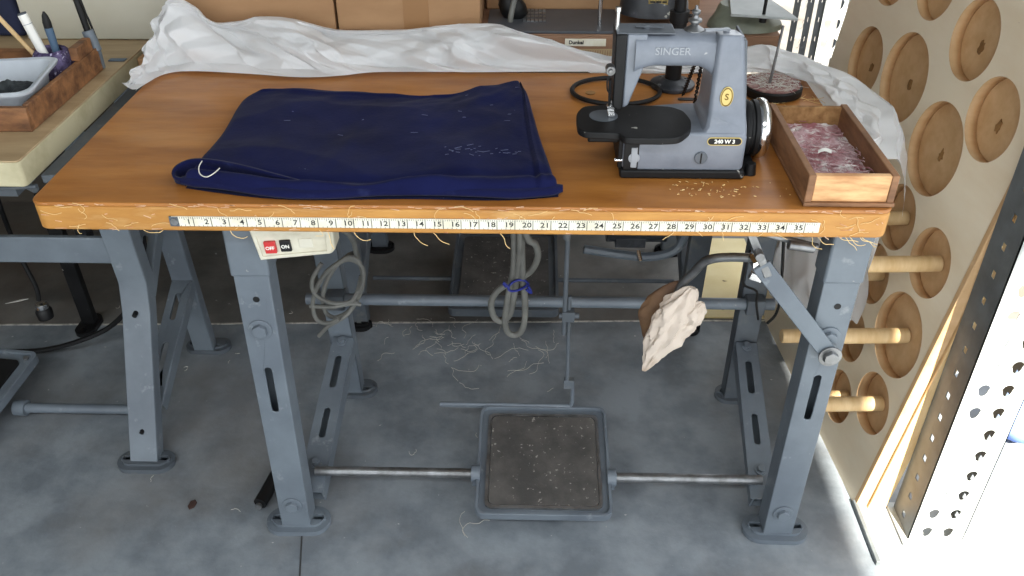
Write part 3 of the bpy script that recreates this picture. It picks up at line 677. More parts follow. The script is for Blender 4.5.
# loose straw threads beside it
lt = B()
for i in range(70):
    p = V((rnd.uniform(.44, .60), rnd.uniform(.30, .42), T + .0012)); an = rnd.uniform(0, 6.28); pts = [p]
    for k in range(4): an += rnd.uniform(-.6, .6); p = p + V((math.cos(an), math.sin(an), 0)) * rnd.uniform(.003, .008); pts.append(p)
    lt.tube(pts, .0005, 3, smooth=0)
for i in range(60):
    p = V((rnd.gauss(.36, .06), rnd.uniform(.03, .085), T + .001)); an = rnd.uniform(0, 6.28)
    lt.tube([p, p + V((math.cos(an), math.sin(an), .1)) * rnd.uniform(.001, .005)], .0006, 3, smooth=0)
tag(part('thread_scraps', lt, 'yarn'), 'tan thread scraps and crumbs strewn on the table around the machine', 'thread scraps', kind='stuff')

# open wooden drawer with lint
dw = thing('open_wooden_box', 'open brown wooden box of pink lint on the right end of the table', 'wooden box', (.547, .135, T))
x0, x1, y0, y1, z0, z1, th = .483, .607, .012, .262, T + .0008, T + .047, .008
part('front_board', B().box(x0 + .010, x1 - .010, y0, y0 + .010, z0 + .006, z1), 'boxf', dw, bev=.0015)
part('back_board', B().box(x0 + .006, x1 - .006, y1 - .009, y1, z0 + .004, z1 - .002), 'sisal', dw, bev=.001)
for a, c in ((x0, x0 + .0105), (x1 - .0105, x1)): part('side_board', B().box(a, c, y0 - .001, y1, z0 + .004, z1 + .001), 'box', dw, bev=.0015)
part('bottom_board', B().box(x0 - .001, x1 + .001, y0 - .004, y1 + .001, z0, z0 + .006), 'box', dw, bev=.001)
ln = B().grid(40, 60, lambda u, v: V((x0 + .011 + u * (x1 - x0 - .022), y0 + .011 + v * (y1 - y0 - .021), z0 + .009 + .010 * (.5 + .5 * fn(u * 2, v * 5, 2)) * math.sin(PI * min(1, .1 + u * .8)) + .003 * fn(u * 12, v * 24) + .012 * v * .3)))
for i in range(260):
    p = V((rnd.uniform(x0 + .014, x1 - .014), rnd.gauss(.12, .05), z0 + .022)); p.y = min(max(p.y, y0 + .014), y1 - .014); an = rnd.uniform(0, 6.28); pts = [p]
    for k in range(4):
        an += rnd.uniform(-.8, .8); q = pts[-1] + V((math.cos(an), math.sin(an), rnd.uniform(-.25, .2))) * rnd.uniform(.003, .007)
        q.x = min(max(q.x, x0 + .012), x1 - .012); q.y = min(max(q.y, y0 + .012), y1 - .012); pts.append(q)
    ln.tube(pts, .0006, 3, smooth=0)
tag(part('lint_pile', ln, 'lint', None, recalc=False), 'pale pink lint heaped inside the open wooden box', 'lint', kind='stuff')
tag(part('paper_scrap', B().grid(5, 4, lambda u, v: V((.525 + .022 * u + .004 * v, .115 + .012 * v + .006 * u, z0 + .030 + .003 * math.sin(u * 4)))), 'white'), 'small white paper scrap on the lint in the wooden box', 'paper scrap')

# ------------------------------------------------------------------ plastic sheet
def crumple(n, seed, f0, f1):
    r_ = random.Random(seed); W_ = []
    for i in range(n):
        a = r_.uniform(0, PI); f = f0 * (f1 / f0) ** (i / max(1, n - 1)); W_.append((math.cos(a) * f, math.sin(a) * f, r_.uniform(0, 9), 1. / f ** .6, r_.uniform(0, 50)))
    tot = sum(w[3] for w in W_)
    def h(x, y):
        o = 0
        for cx, cy, ph, am, sd_ in W_:
            wx = .055 * noise.noise(V((x * 5 + sd_, y * 5, sd_))); m_ = .5 + .9 * noise.noise(V((x * 4.5, y * 4.5 + sd_, sd_ * 2)))
            t_ = (cx * (x + wx) + cy * (y + wx) + ph) % 1.0
            o += am * abs(t_ * 2 - 1) * max(.05, m_)
        return o / tot * 2 - .5
    return h
def sheet(low, top, back, nu, nv, amp, seed, split=.62, length=1.5, width=.24):
    low = spline([V(p) for p in low], 5); top = spline([V(p) for p in top], 5); back = spline([V(p) for p in back], 5)
    b = B(); H1, H2 = crumple(11, seed, 3.2, 26.), crumple(9, seed + 5, 4., 22.)
    def f(u, v):
        a, c, e = lerp(low, u), lerp(top, u), lerp(back, u)
        if v < split:
            w = v / split; p = a.lerp(c, w); bulge = math.sin(PI * w); nr = V((0, -.75, .6))
        else:
            w = (v - split) / (1 - split); p = c.lerp(e, w); bulge = math.sin(PI * w) * .6; nr = V((0, .1, .5))
        k = min(1, v * 10) * (.45 if v > split * .92 else 1)
        x, y = u * length, v * width
        p = p + nr * (amp * (H1(x, y) - .1) * k + bulge * amp * .25) + V((amp * .8 * (H2(x, y) - .3) * k, 0, 0))
        if p.y < .53 and p.x < .61: p.z = max(p.z, .7652)
        return p
    b.grid(nu, nv, f); return b
low = [(-.606, .40, .7655), (-.600, .43, .7655), (-.583, .480, .7655), (-.541, .498, .7655), (-.443, .489, .7655), (-.326, .471, .7655), (-.254, .480, .7655), (-.220, .492, .7655), (-.183, .500, .7655), (-.08, .503, .7655), (.005, .503, .7655), (.12, .508, .7655), (.239, .510, .7655), (.31, .512, .765), (.396, .512, .765), (.492, .512, .765), (.560, .510, .766), (.602, .485, .766), (.622, .41, .764), (.628, .33, .766), (.630, .27, .765), (.630, .21, .764)]
top = [(-.608, .43, .766), (-.606, .48, .775), (-.600, .545, .815), (-.578, .57, .868), (-.545, .575, .878), (-.508, .58, .838), (-.443, .585, .840), (-.374, .585, .842), (-.261, .585, .822), (-.154, .585, .822), (-.060, .585, .828), (.00, .585, .830), (.06, .585, .826), (.126, .585, .810), (.20, .58, .786), (.31, .575, .765), (.42, .57, .775), (.53, .56, .800), (.60, .545, .797), (.662, .46, .796), (.708, .385, .790), (.730, .30, .772), (.712, .22, .730)]
back = [(p[0] + .004, p[1] + .03, p[2] - .05) if p[0] < .58 else (p[0] + .045, p[1] + .03, p[2] - .12) for p in top]
ps = part('plastic_sheet', sheet(low, top, back, 900, 100, .105, 3), 'plastic', recalc=False)
tag(ps, 'long crumpled white plastic sheet bunched along the back edge of the table', 'plastic sheet')
lo2 = [(.622, .25, .70), (.64, .21, .70), (.67, .20, .68), (.705, .235, .66)]
low2 = [(.63, .50, .33), (.655, .44, .26), (.69, .34, .26), (.715, .25, .40)]
b2 = B()
def hang(u, v):
    A = spline([V(p) for p in [(.60, .60, .69), (.625, .48, .70), (.66, .34, .70), (.70, .24, .70)]], 6); C = spline([V(p) for p in [(.60, .64, .36), (.635, .52, .27), (.67, .36, .285), (.70, .22, .40)]], 6)
    p = lerp(A, u).lerp(lerp(C, u), v); q = V((p.x * 3, p.y * 2.2, p.z * .9)) + V((1, 4, 2))
    d = .05 * (.3 - abs(noise.noise(q * 4))) + .03 * (.3 - abs(noise.noise(q * 9)))
    return p + V((-.8, -.4, 0)) * d + V((0, 0, .03 * noise.noise(V((u * 6, 0, 3))) * v))
b2.grid(90, 60, hang)
tag(part('hanging_plastic', b2, 'plastic', recalc=False), 'white plastic film hanging behind the right front leg under the table', 'plastic film')

# ------------------------------------------------------------------ peg board on the right
# panel plane: X = .772 - .073 Y + .12 Z
Nn = V((1, .073, -.12)).normalized()
ay = V((-.073, 1, 0)); ay = (ay - Nn * ay.dot(Nn)).normalized(); az = Nn.cross(ay)
if az.z < 0: az = -az
O = V((.772 - .073 * .153, .153, 0))
PF = frame(O, ay, az, Nn)
if PF.to_3x3().determinant() < 0: pass
PI_ = PF.inverted()
holes = {'A': (.847, .400, .867, .069), 'B': (.819, .568, .735, .086), 'C': (.825, .381, .674, .085), 'D': (.846, .268, .780, .069), 'E': (.802, .735, .706, .073), 'F': (.82, .749, .905, .082),
         'G': (.839, .575, .915, .068), 'H': (.804, .404, .520, .064), 'I': (.815, .257, .511, .064), 'J': (.796, .253, .352, .082), 'K': (.773, .390, .246, .057), 'L': (.762, .345, .116, .057),
         'M': (.779, .234, .197, .062), 'N': (.79, .405, .390, .062), 'P': (.79, .56, .52, .070), 'Q': (.78, .56, .36, .062), 'R': (.76, .56, .21, .066), 'S': (.77, .72, .40, .066), 'U': (.76, .70, .23, .060), 'W': (.80, .74, .54, .066)}
hc = {}
for k, (x, y, z, r) in holes.items():
    l = PI_ @ V((x, y, z)); hc[k] = (l.x, l.y, r)
hs = max(abs((PI_ @ V(holes['A'][:3])).z), 0)
pb = thing('peg_board', 'tall plywood peg board with round recesses leaning at the right of the table', 'peg board', tuple(O))
BT = 1.22; BW = .735; TK = .022
part('front_panel', B().mesh(holed([(0, 0), (BW, 0), (BW, BT), (0, BT)], [circ(a, c, r, 44) for a, c, r in hc.values()], TK), PF), 'ply', pb, bev=0, smooth=False)
fp = pb.children[0].data; fp.materials.append(M['plycut'])
for p_ in fp.polygons:
    if abs(p_.normal.dot(Nn)) < .5 and any(math.hypot((PI_ @ p_.center).x - a, (PI_ @ p_.center).y - c) < r * 1.03 for a, c, r in hc.values()): p_.material_index = 1
part('back_panel', B().mesh(holed([(0, 0), (BW, 0), (BW, BT), (0, BT)], [], .004), PF @ Matrix.Translation((0, 0, TK + .0002))), 'plycut', pb, smooth=False)
for i, (za, zb_) in enumerate(((-.0015, .0215), (.0235, .060))):
    part('edge_batten', B().mesh(holed([(-.012 - .004 * i, .002), (-.0005, .002), (-.0005, BT + .02), (-.012 - .004 * i, BT + .02)], [], zb_ - za), PF @ Matrix.Translation((0, 0, za))), ('plycut', 'dowel')[i], pb, bev=.0012)
part('base_strip', B().box(.757, .765, .0, .152, .0006, .012), 'rackd', pb, bev=.001)
for k, (a, c, r) in hc.items():
    pk = PF @ V((a, c, TK - .001)); 
    if k in 'IJMNKHLU':
        ln_ = {'I': .135, 'J': .165, 'M': .135, 'K': .165, 'N': .07, 'L': .115, 'H': .05, 'U': .1}[k]
        tip = pk + V((-1, -.02, -.01)) * ln_ + V((.0, 0, 0))
        part('peg', B().cyl(pk, tip, .0148 if k in 'IJMK' else .0135, n=24), 'dowel', pb, bev=.0015)
    else:
        g = B(); 
        g.mesh(holed([(r_ * math.cos(q), r_ * 1.5 * math.sin(q)) for q, r_ in [(2 * PI * j / 14, rnd.uniform(.004, .009)) for j in range(14)]], [], .0016), PF @ Matrix.Translation((a + .004, c - .012, TK - .0018)))
        part('glue_mark', g, 'knot', pb)

# ------------------------------------------------------------------ perforated rack uprights
def tear(x, y, s_): return [(x + s_ * .5 * math.cos(q) * (1 if math.sin(q) > 0 else .8), y + s_ * (.55 * math.sin(q) if math.sin(q) > 0 else .75 * math.sin(q))) for q in [2 * PI * j / 16 for j in range(16)]]
def upright(x, y, w, d, h, label, hx=.0, mA='rackd', mB='galv'):  # sides darker than the front by default: shade put into the steel colour
    o = thing('rack_upright', label, 'rack upright', (x, y, 0), 'perforated rack uprights')
    n = int(h / .051)
    side = holed([(0, 0), (d, 0), (d, h), (0, h)], [[(d * .5 - .006, z + .03 - .007), (d * .5 + .006, z + .03 - .007), (d * .5 + .006, z + .03 + .007), (d * .5 - .006, z + .03 + .007)] for z in [k * .051 for k in range(n)]], .002)
    part('side_plate', B().mesh(side, frame((x, y, 0), (0, 1, 0), (0, 0, 1), (1, 0, 0))), mA, o, smooth=False)
    fc = holed([(0, 0), (w, 0), (w, h), (0, h)], [tear(w * fx, k * .051 + .028, .02) for k in range(n) for fx in (.3, .68)], .002)
    part('front_plate', B().mesh(fc, front(x, y + .002, 0)), mB, o, smooth=False)
    part('far_side_plate', B().mesh(side, frame((x + w - .002, y, 0), (0, 1, 0), (0, 0, 1), (1, 0, 0))), mA, o, smooth=False)
    part('base_plate', B().box(x - .012, x + w + .012, y - .012, y + d + .012, .0005, .006), mB, o, bev=.001)
    return o
upright(.836, .060, .105, .080, 2.0, 'perforated steel rack upright at the right edge in front of the peg board batten')
upright(.848, 1.20, .062, .05, 2.0, 'perforated rack upright behind the peg board, right of the pair at the back')
upright(.786, 1.20, .036, .05, 2.0, 'perforated rack upright seen above the spool disc, left of the pair at the back', mB='rackd')

# ------------------------------------------------------------------ second table (left)
def stand_table(name, label, X0, X1, Y0, Y1, Z, mt, ms, thick=.045):
    o = thing(name, label, 'table', ((X0 + X1) / 2, (Y0 + Y1) / 2, 0))
    P = rrect((X0 + X1) / 2, (Y0 + Y1) / 2, X1 - X0, Y1 - Y0, .008, 4)
    part('tabletop', B().prism(P, Z - .003, Z), mt, o, bev=.0008)
    part('edge_band', B().prism(P, Z - thick, Z - .003), ms, o, bev=.002)
    return o
t2 = stand_table('sewing_table', 'pale topped sewing table at the left edge holding a wooden tray', -1.90, -.685, .128, .680, T, 'pine', 'pineside')
def bent_leg(X, yf, parent, m='paint'):
    """pressed leg: foot splays to the viewer, straight upper part, lower and upper side braces"""
    b = B(); w = .058
    pts = [(yf, .008), (yf + .07, .15), (yf + .145, .30), (yf + .165, .36), (yf + .155, .50), (yf + .12, T - .046)]
    def strip(off, x0, x1):
        vs = []
        for (y, z), k in zip(pts, range(len(pts))):
            vs.append([b.bm.verts.new((x, y + dy, z)) for x, dy in ((x0, off), (x1, off), (x1, off + .004), (x0, off + .004))])
        for A, C in zip(vs, vs[1:]):
            for k in range(4): b.bm.faces.new((A[k], A[(k + 1) % 4], C[(k + 1) % 4], C[k]))
        b.bm.faces.new(vs[0][::-1]); b.bm.faces.new(vs[-1])
    strip(0, X - w / 2, X + w / 2)
    for xx in (X - w / 2, X + w / 2 - .004):
        vs = []
        for y, z in pts: vs.append([b.bm.verts.new(p) for p in ((xx, y + .003, z), (xx + .004, y + .003, z), (xx + .004, y + .038, z), (xx, y + .038, z))])
        for A, C in zip(vs, vs[1:]):
            for k in range(4): b.bm.faces.new((A[k], A[(k + 1) % 4], C[(k + 1) % 4], C[k]))
        b.bm.faces.new(vs[0][::-1]); b.bm.faces.new(vs[-1])
    leg = part('front_leg', b, m, parent, bev=.003, seg=3)
    pad(X, yf + .015, leg, 'paintd', w=.12, d=.06)
    part('adjuster_hole', B().cyl((X, yf + .136, .30), (X, yf + .155, .302), .005).cyl((X, yf + .029, .075), (X, yf + .05, .078), .0045), 'blackp', leg)
    rl = part('rear_leg', B().bar((X + .006, yf + .40, .008), (X, yf + .35, T - .046), .050, .030, up=(0, 1, 0)), m, parent, bev=.003)
    pad(X + .01, yf + .41, rl, 'paintd', w=.11, d=.055)
    for (ya, za, yc, zc) in ((yf + .09, .10, yf + .385, .235), (yf + .17, .335, yf + .36, .50)):
        a, c = V((X + .004, ya, za)), V((X + .004, yc, zc)); d = c - a; L = d.length; ax = d.normalized(); nr = (V((0, 0, 1)) - ax * ax.z).normalized(); sdv = ax.cross(nr)
        bb_ = B().mesh(holed([(0, -.023), (L, -.023), (L, .023), (0, .023)], [stadium(L * .35, 0, .07, .013), stadium(L * .74, 0, .07, .013)], .003), frame(a, ax, sdv, nr))
        for s_ in (-1, 1): bb_.mesh(holed([(0, 0), (L, 0), (L, .03), (0, .03)], [], .003), frame(a + sdv * .0215 * s_, ax, -nr, sdv))
        part('side_brace', bb_, m, parent, bev=.001)
    return leg
part('side_rail', B().box(-.684, -.628, .17, .590, .700, .7145), 'paintd', t2, bev=.001)
bent_leg(-.705, .215, t2)
bent_leg(-1.62, .215, t2)
part('cross_bar', B().box(-1.62, -.735, .385, .397, .405, .465).box(-1.62, -.735, .385, .43, .405, .409), 'paint', t2, bev=.002)
part('treadle_rod', B().cyl((-1.035, .365, .030), (-.73, .365, .030), .011, n=18).cyl((-1.045, .365, .03), (-1.02, .365, .03), .018, n=18), 'paint', t2)
part('linkage', B().cyl((-.99, .30, .70), (-.955, .33, .46), .006).bar((-.93, .22, .62), (-.955, .25, .50), .012, .012).cyl((-.76, .20, .700), (-.70, .17, .688), .006).box(-.80, -.74, .18, .24, .67, .7145).cyl((-.84, .16, .69), (-.69, .16, .70), .004), 'paintd', t2)
pq = [(-1.072, .492), (-1.040, .200), (-1.33, .195), (-1.345, .49)]
TM2 = Matrix.Translation((-1.175, .345, .065)) @ Matrix.Rotation(math.radians(-7), 4, 'Z') @ Matrix.Rotation(math.radians(7), 4, 'X')
tb = B().mesh(holed(rrect(0, 0, .25, .30, .015), [], .008), TM2).mesh(holed(rrect(0, 0, .262, .31, .018), [rrect(0, 0, .246, .294, .014)], .02), TM2 @ Matrix.Translation((0, 0, -.006)))
td2 = part('treadle', tb, 'paint', t2, bev=.002)
part('rubber_mat', B().mesh(holed(rrect(0, 0, .205, .25, .012), [], .006), TM2 @ Matrix.Translation((0, 0, .008))), 'black', td2, bev=.001)
part('worn_patch', B().mesh(holed(rrect(-.012, 0, .15, .19, .02), [], .002), TM2 @ Matrix.Translation((0, 0, .0135))), 'sisal', td2)
for p in ((-.109, .135), (.109, .135), (.109, -.135)): part('mat_rivet', B().cyl(TM2 @ V((*p, .008)), TM2 @ V((*p, .013)), .006, n=14), 'steel', td2)
tag(part('power_cord', B().tube([(-.99, .52, .68), (-1.0, .50, .50), (-1.0, .50, .36), (-.99, .50, .27), (-.995, .50, .23)], .005, 8), 'blackp'), 'black cord hanging under the left table with a plug on its end', 'cord')
pg = thing('cord_plug', 'black plug with a chrome ring hanging on the cord under the left table', 'plug', (-.995, .50, .18))
part('plug_body', B().lathe([(.006, .0), (.017, .003), (.018, .022), (.013, .03)], (-.993, .50, .18), n=20), 'blackp', pg)
part('ring', B().lathe([(.0135, .0), (.0145, .004), (.013, .012), (.008, .014)], (-.993, .50, .209), n=20), 'chrome', pg)
tag(part('curved_cord', B().tube([(-1.35, .50, .10), (-1.22, .53, .06), (-1.08, .57, .03), (-.95, .60, .06), (-.87, .60, .12), (-.81, .58, .20), (-.76, .56, .30), (-.74, .55, .42)], .0065, 8), 'blackp'), 'black cord curving from the left treadle up behind the left table leg', 'cord')
for i, (x, y, lab) in enumerate(((-1.03, .713, 'dark foot plate on the floor beyond the left treadle'),)):
    q = thing('machine_stand_leg', 'dark post with a foot plate standing on the floor behind the left table', 'leg', (x, y, 0))
    part('post', B().bar((x, y, .01), (x + .005, y - .02, .40), .035, .02, up=(0, 1, 0)), 'black', q, bev=.002)
    part('foot_plate', B().mesh(holed(stadium(0, 0, .05, .09), [stadium(0, -.028, .012, .02)], .012), Matrix.Translation((x, y - .01, .0006))), 'blackp', q, bev=.002)

# things on the left table
ty = thing('wooden_tray', 'dark stained wooden tray on the left table holding a white tub', 'tray', (-.85, .36, T))
tz0, tz1 = T + .0008, T + .046
part('front_board', B().box(-1.02, -.712, .232, .242, tz0, tz1 - .004), 'oldwood', ty, bev=.0015)
part('right_board', B().box(-.722, -.712, .243, .515, tz0, tz1 - .002), 'oldwood', ty, bev=.0015)
part('back_board', B().box(-1.02, -.723, .505, .515, tz0, tz1 - .004), 'oldwood', ty, bev=.0015)
part('left_board', B().box(-1.02, -1.01, .243, .504, tz0, tz1 - .004), 'oldwood', ty, bev=.0015)
part('bottom_board', B().box(-1.01, -.722, .243, .505, tz0, tz0 + .006), 'oldwood', ty)
part('handle_block', B().box(-.728, -.7125, .44, .50, tz1 - .002, tz1 + .022), 'oldwood', ty, bev=.002)
tu = thing('plastic_tub', 'white plastic tub sitting in the wooden tray on the left table', 'tub', (-.80, .33, T + .008))
TUM = Matrix.Translation((-.812, .334, T)) @ Matrix.Rotation(math.radians(9), 4, 'Z')
def tubm():
    b = B(); z = [(.010, .066, .066), (.040, .070, .072), (.049, .074, .076), (.050, .084, .086), (.055, .086, .088), (.057, .083, .085), (.055, .076, .078), (.046, .072, .074), (.016, .062, .062)]
    rows = []
    for zz, wx, wy in z: rows.append([b.bm.verts.new(TUM @ V((x, y, zz))) for x, y in rrect(0, 0, wx * 2, wy * 2, .022, 6)])
    n = len(rows[0])
    for A, C in zip(rows, rows[1:]):
        for k in range(n): b.bm.faces.new((A[k], A[(k + 1) % n], C[(k + 1) % n], C[k]))
    b.bm.faces.new(rows[0][::-1]); b.bm.faces.new(rows[-1]); return b
part('tub_body', tubm(), 'tub', tu)
dc = B().grid(60, 60, lambda u, v: TUM @ V(((u - .5) * .122, (v - .5) * .122, .019 + .022 * max(0, 1 - ((u - .5) * 1.9) ** 4 - ((v - .5) * 1.9) ** 4) * (.7 + .9 * fn(u * 4, v * 3, 1)))))
tag(part('dark_rag', dc, 'darkcl'), 'crumpled dark rag lying in the white plastic tub', 'rag')
px_, py_ = -.772, .462
cup = tag(part('fuzzy_pot', B().lathe([(.020, .0), (.030, .004), (.036, .018), (.036, .032), (.031, .044), (.024, .052), (.020, .049), (.026, .032), (.026, .01)], (px_, py_, T + .0075), n=64), 'purple'), 'purple fuzzy round pot in the tray holding pens and a brush', 'pot')
for v in cup.data.vertices: v.co += V((noise.noise(v.co * 180), noise.noise(v.co * 190 + V((3, 3, 3))), noise.noise(v.co * 170) * .3)) * .003
tag(part('wood_stick', B().cyl((px_ - .016, py_, T + .022), (px_ - .085, py_ + .005, T + .125), .0042, n=12), 'dowel'), 'thin round wooden stick leaning in the fuzzy pot', 'stick')
mk = thing('marker_pen', 'thick white marker pen standing in the fuzzy pot', 'marker', (px_ - .01, py_, T + .03))
b = B().cyl((px_ - .006, py_ - .004, T + .022), (px_ - .030, py_ - .002, T + .122), .0082, n=20); part('barrel', b, 'white', mk)
part('cap_end', B().cyl((px_ - .030, py_ - .002, T + .1222), (px_ - .0305, py_ - .002, T + .1245), .0078, n=20), 'paintd', mk)
part('cap_ring', B().cyl((px_ - .0262, py_ - .002, T + .105), (px_ - .0264, py_ - .002, T + .106), .0087, n=20), 'silver', mk)
br = thing('paint_brush', 'slate blue handled brush with a dark tip standing in the fuzzy pot', 'brush', (px_ + .01, py_, T + .03))
part('handle', B().cyl((px_ + .009, py_ + .004, T + .022), (px_ + .004, py_ + .008, T + .095), .0055, .0075, n=14), 'brushb', br)
part('bristles', B().lathe([(.0072, .0), (.0074, .010), (.0050, .022), (.0015, .029)], (px_ + .004, py_ + .008, T + .0955), n=14), 'black', br)
lp_ = thing('task_lamp_arm', 'black lamp arm rising from a grey clamp at the back of the wooden tray', 'lamp', (-.728, .50, T))
part('clamp', B().cyl((-.7170, .518, T + .036), (-.7255, .521, T + .074), .0105, n=20).box(-.722, -.712, .5165, .527, T + .0008, T + .05), 'paint', lp_, bev=.001)
part('arm_rod', B().cyl((-.7245, .521, T + .070), (-.755, .525, T + .42), .0060, n=16), 'blackp', lp_)
part('side_wire', B().tube([(-.715, .529, T + .045), (-.722, .531, T + .09), (-.728, .532, T + .13), (-.757, .535, T + .42)], .0022, 6), 'blackp', lp_)
tag(part('label_scrap', B().box(-.722, -.690, .56, .575, T + .0006, T + .0016, None), 'brushb'), 'small faded blue smear of tape on the left table behind the tray', 'tape')

# behind the left table
cbn = thing('laminate_panel', 'cream laminate panel in a wooden rail standing behind the left table', 'panel', (-.81, .75, 0))
part('panel_sheet', B().box(-.955, -.640, .712, .735, .752, 1.10), 'panel', cbn, bev=.002)
part('bottom_rail', B().box(-1.20, -.632, .700, 1.08, .715, .751), 'pine', cbn, bev=.003)
for x in (-1.19, -.68): part('rail_leg', B().box(x, x + .035, 1.03, 1.065, .0005, .715), 'oldm', cbn, bev=.002)
db = B().grid(40, 30, lambda u, v: V((-1.24 + .27 * u, .775 - .03 * fn(u * 3, v * 3), .76 + .25 * v)))
tag(part('dark_blue_fabric', B().mesh(holed([(0, 0), (.27, 0), (.25, .28), (.02, .27)], [], .02), front(-1.235, .745, .752)), 'navycl', bev=.008), 'dark blue fabric bundle behind the tray at the top left', 'fabric'); db.bm.free()

# ------------------------------------------------------------------ third table behind
Z3 = .800
t3 = stand_table('sewing_table', 'brown edged work table behind the long wooden table, mostly hidden by plastic', -.62, .585, .617, 1.20, Z3, 'brown', 'brown', .05)
lb3 = part('edge_label', B().box(.166, .246, .6145, .6168, Z3 - .022, Z3 - .008), 'tape', t3)
part('label_lettering', B().mesh(textmesh('Dunkel', .010, .0003, .0003), front(.188, .6142, Z3 - .015)), 'ink', lb3, smooth=False)
rb = B().box(.170, .262, .6140, .6168, Z3 - .046, Z3 - .028)
part('ribbed_strip', rb, 'pine', t3); rb = B()
for k in range(18): rb.box(.173 + k * .0048, .1742 + k * .0048, .6133, .6141, Z3 - .044, Z3 - .030)
part('strip_ribs', rb, 'brown', t3, smooth=False)
for sx, x in ((1, -.335), (-1, .505)):
    b = B().bar((x, .735, .008), (x, .70, .40), .050, .030, up=(0, 1, 0)).bar((x, .70, .39), (x - .0, .68, Z3 - .05), .050, .030, up=(0, 1, 0))
    lg = part('front_leg', b, 'paintd', t3, bev=.003)
    pad(x, .72, lg, 'blackp', w=.062, d=.045)
    rl = part('rear_leg', B().bar((x, 1.10, .008), (x, 1.05, Z3 - .05), .045, .03, up=(0, 1, 0)), 'paintd', t3, bev=.003)
    pad(x, 1.10, rl, 'blackp', w=.08, d=.06)
    part('side_brace', B().bar((x, .74, .10), (x, 1.06, .30), .04, .05).bar((x, .74, .36), (x, 1.03, .60), .04, .05), 'paintd', t3, bev=.003)
me3 = Matrix.Translation((.036, .905, .05)) @ Matrix.Rotation(math.radians(5), 4, 'X')
tb = B().mesh(holed(rrect(0, 0, .27, .33, .015), [], .008), me3).mesh(holed(rrect(0, 0, .285, .345, .018), [rrect(0, 0, .27, .33, .014)], .024), me3 @ Matrix.Translation((0, 0, -.008)))
td3 = part('treadle', tb, 'paintd', t3, bev=.002)
part('rubber_mat', B().mesh(holed(rrect(0, 0, .235, .295, .012), [], .004), me3 @ Matrix.Translation((0, 0, .009))), 'rubber', td3)
part('treadle_rod', B().cyl((-.32, .88, .045), (.49, .88, .045), .006), 'paintd', t3)
mo = B().prism([(.20, .255), (.36, .215), (.44, .215), (.475, .245), (.49, .30), (.20, .30)], -.70, -.66, FRONT)
mo2 = part('motor_guard', B().tube([(.23, .69, .262), (.34, .69, .245), (.40, .69, .244), (.445, .69, .262), (.462, .69, .30), (.465, .69, .36)], .011, 8), 'paint', t3)
part('motor_body', B().cyl((.28, .70, .33), (.42, .70, .33), .045, n=28).box(.30, .37, .66, .70, .285, .31), 'oldm', mo2, bev=.002)
part('guard_bolt', B().cyl((.352, .655, .282), (.358, .64, .262), .006, n=8), 'chrome', mo2)

# boxes on third table
def carton(name, label, x0, x1, y0, y1, z0, z1, tape=None, rot=0.):
    o = thing(name, label, 'cardboard box', ((x0 + x1) / 2, (y0 + y1) / 2, z0), 'cardboard boxes at the back')
    part('box_body', B().box(x0, x1, y0, y1, z0, z1 - .004), 'card', o, bev=.002)
    part('top_flap', B().box(x0, (x0 + x1) / 2 - .001, y0, y1, z1 - .004, z1), 'card', o); part('top_flap', B().box((x0 + x1) / 2 + .001, x1, y0, y1, z1 - .004, z1), 'card', o)
    if tape: part('packing_tape', B().box(tape[0] + .005, tape[1] + .005, y0 - .0008, y0 + .001, z0 + .004, z1 - .001), 'carddark', o)
    return o
carton('cardboard_box', 'brown cardboard box behind the left half of the plastic sheet', -.585, -.285, .632, 1.02, Z3 + .0008, .98)
carton('cardboard_box', 'taped brown cardboard box behind the middle of the plastic sheet', -.280, .000, .632, 1.02, Z3 + .0008, .98, (-.155, -.105))
carton('cardboard_box', 'plain cardboard box in the dark behind the black machine bed', .005, .45, .775, 1.16, Z3 + .0008, 1.02)
tag(part('small_cardboard_box', B().box(-.683, -.640, .60, .695, .70, .752).box(-.681, -.642, .596, .60, .71, .745), 'card', bev=.002), 'small cardboard box end between the left table and the plastic sheet', 'cardboard box')
# black machine
om = thing('sewing_machine', 'old black sewing machine with a yellow brass plate behind the grey machine', 'sewing machine', (.30, .72, Z3))
part('bed', B().mesh(holed(rrect(.145, .690, .265, .142, .012), [], .005), Matrix.Translation((0, 0, Z3 + .0008))), 'bedp', om, bev=.003)
def blob(rows, m, nm, parent):
    b = B(); R_ = []
    for z, cx, cy, wx, wy in rows: R_.append([b.bm.verts.new((cx + x, cy + y, z)) for x, y in circ(0, 0, wx, 24, wy)])
    for A, C in zip(R_, R_[1:]):
        for k in range(24): b.bm.faces.new((A[k], A[(k + 1) % 24], C[(k + 1) % 24], C[k]))
    b.bm.faces.new(R_[0][::-1]); b.bm.faces.new(R_[-1]); return part(nm, b, m, parent)
blob([(Z3 + .02, .345, .70, .070, .05), (Z3 + .04, .345, .70, .068, .048), (Z3 + .07, .340, .71, .058, .042), (Z3 + .12, .340, .71, .050, .038), (Z3 + .20, .345, .72, .050, .036), (Z3 + .24, .345, .72, .046, .034), (Z3 + .26, .345, .72, .03, .02)], 'oldm', 'column', om)
part('arm', B().tube([(.335, .72, Z3 + .22), (.25, .72, Z3 + .225), (.15, .72, Z3 + .22), (.08, .72, Z3 + .20)], .028, 16), 'oldm', om)
part('head', B().box(.045, .085, .70, .74, Z3 + .10, Z3 + .235), 'oldm', om, bev=.006)
part('needle_bar', B().cyl((.062, .72, Z3 + .03), (.062, .72, Z3 + .11), .004), 'chrome', om)
bp_ = part('maker_plate', B().box(.328, .366, .6575, .6605, Z3 + .046, Z3 + .077), 'gold', om, bev=.0005)
pb_ = B()
for k in range(4):
    for j in range(3): pb_.box(.331 + j * .012, .331 + j * .012 + rnd.uniform(.006, .011), .6568, .6578, Z3 + .050 + k * .0065, Z3 + .0535 + k * .0065)
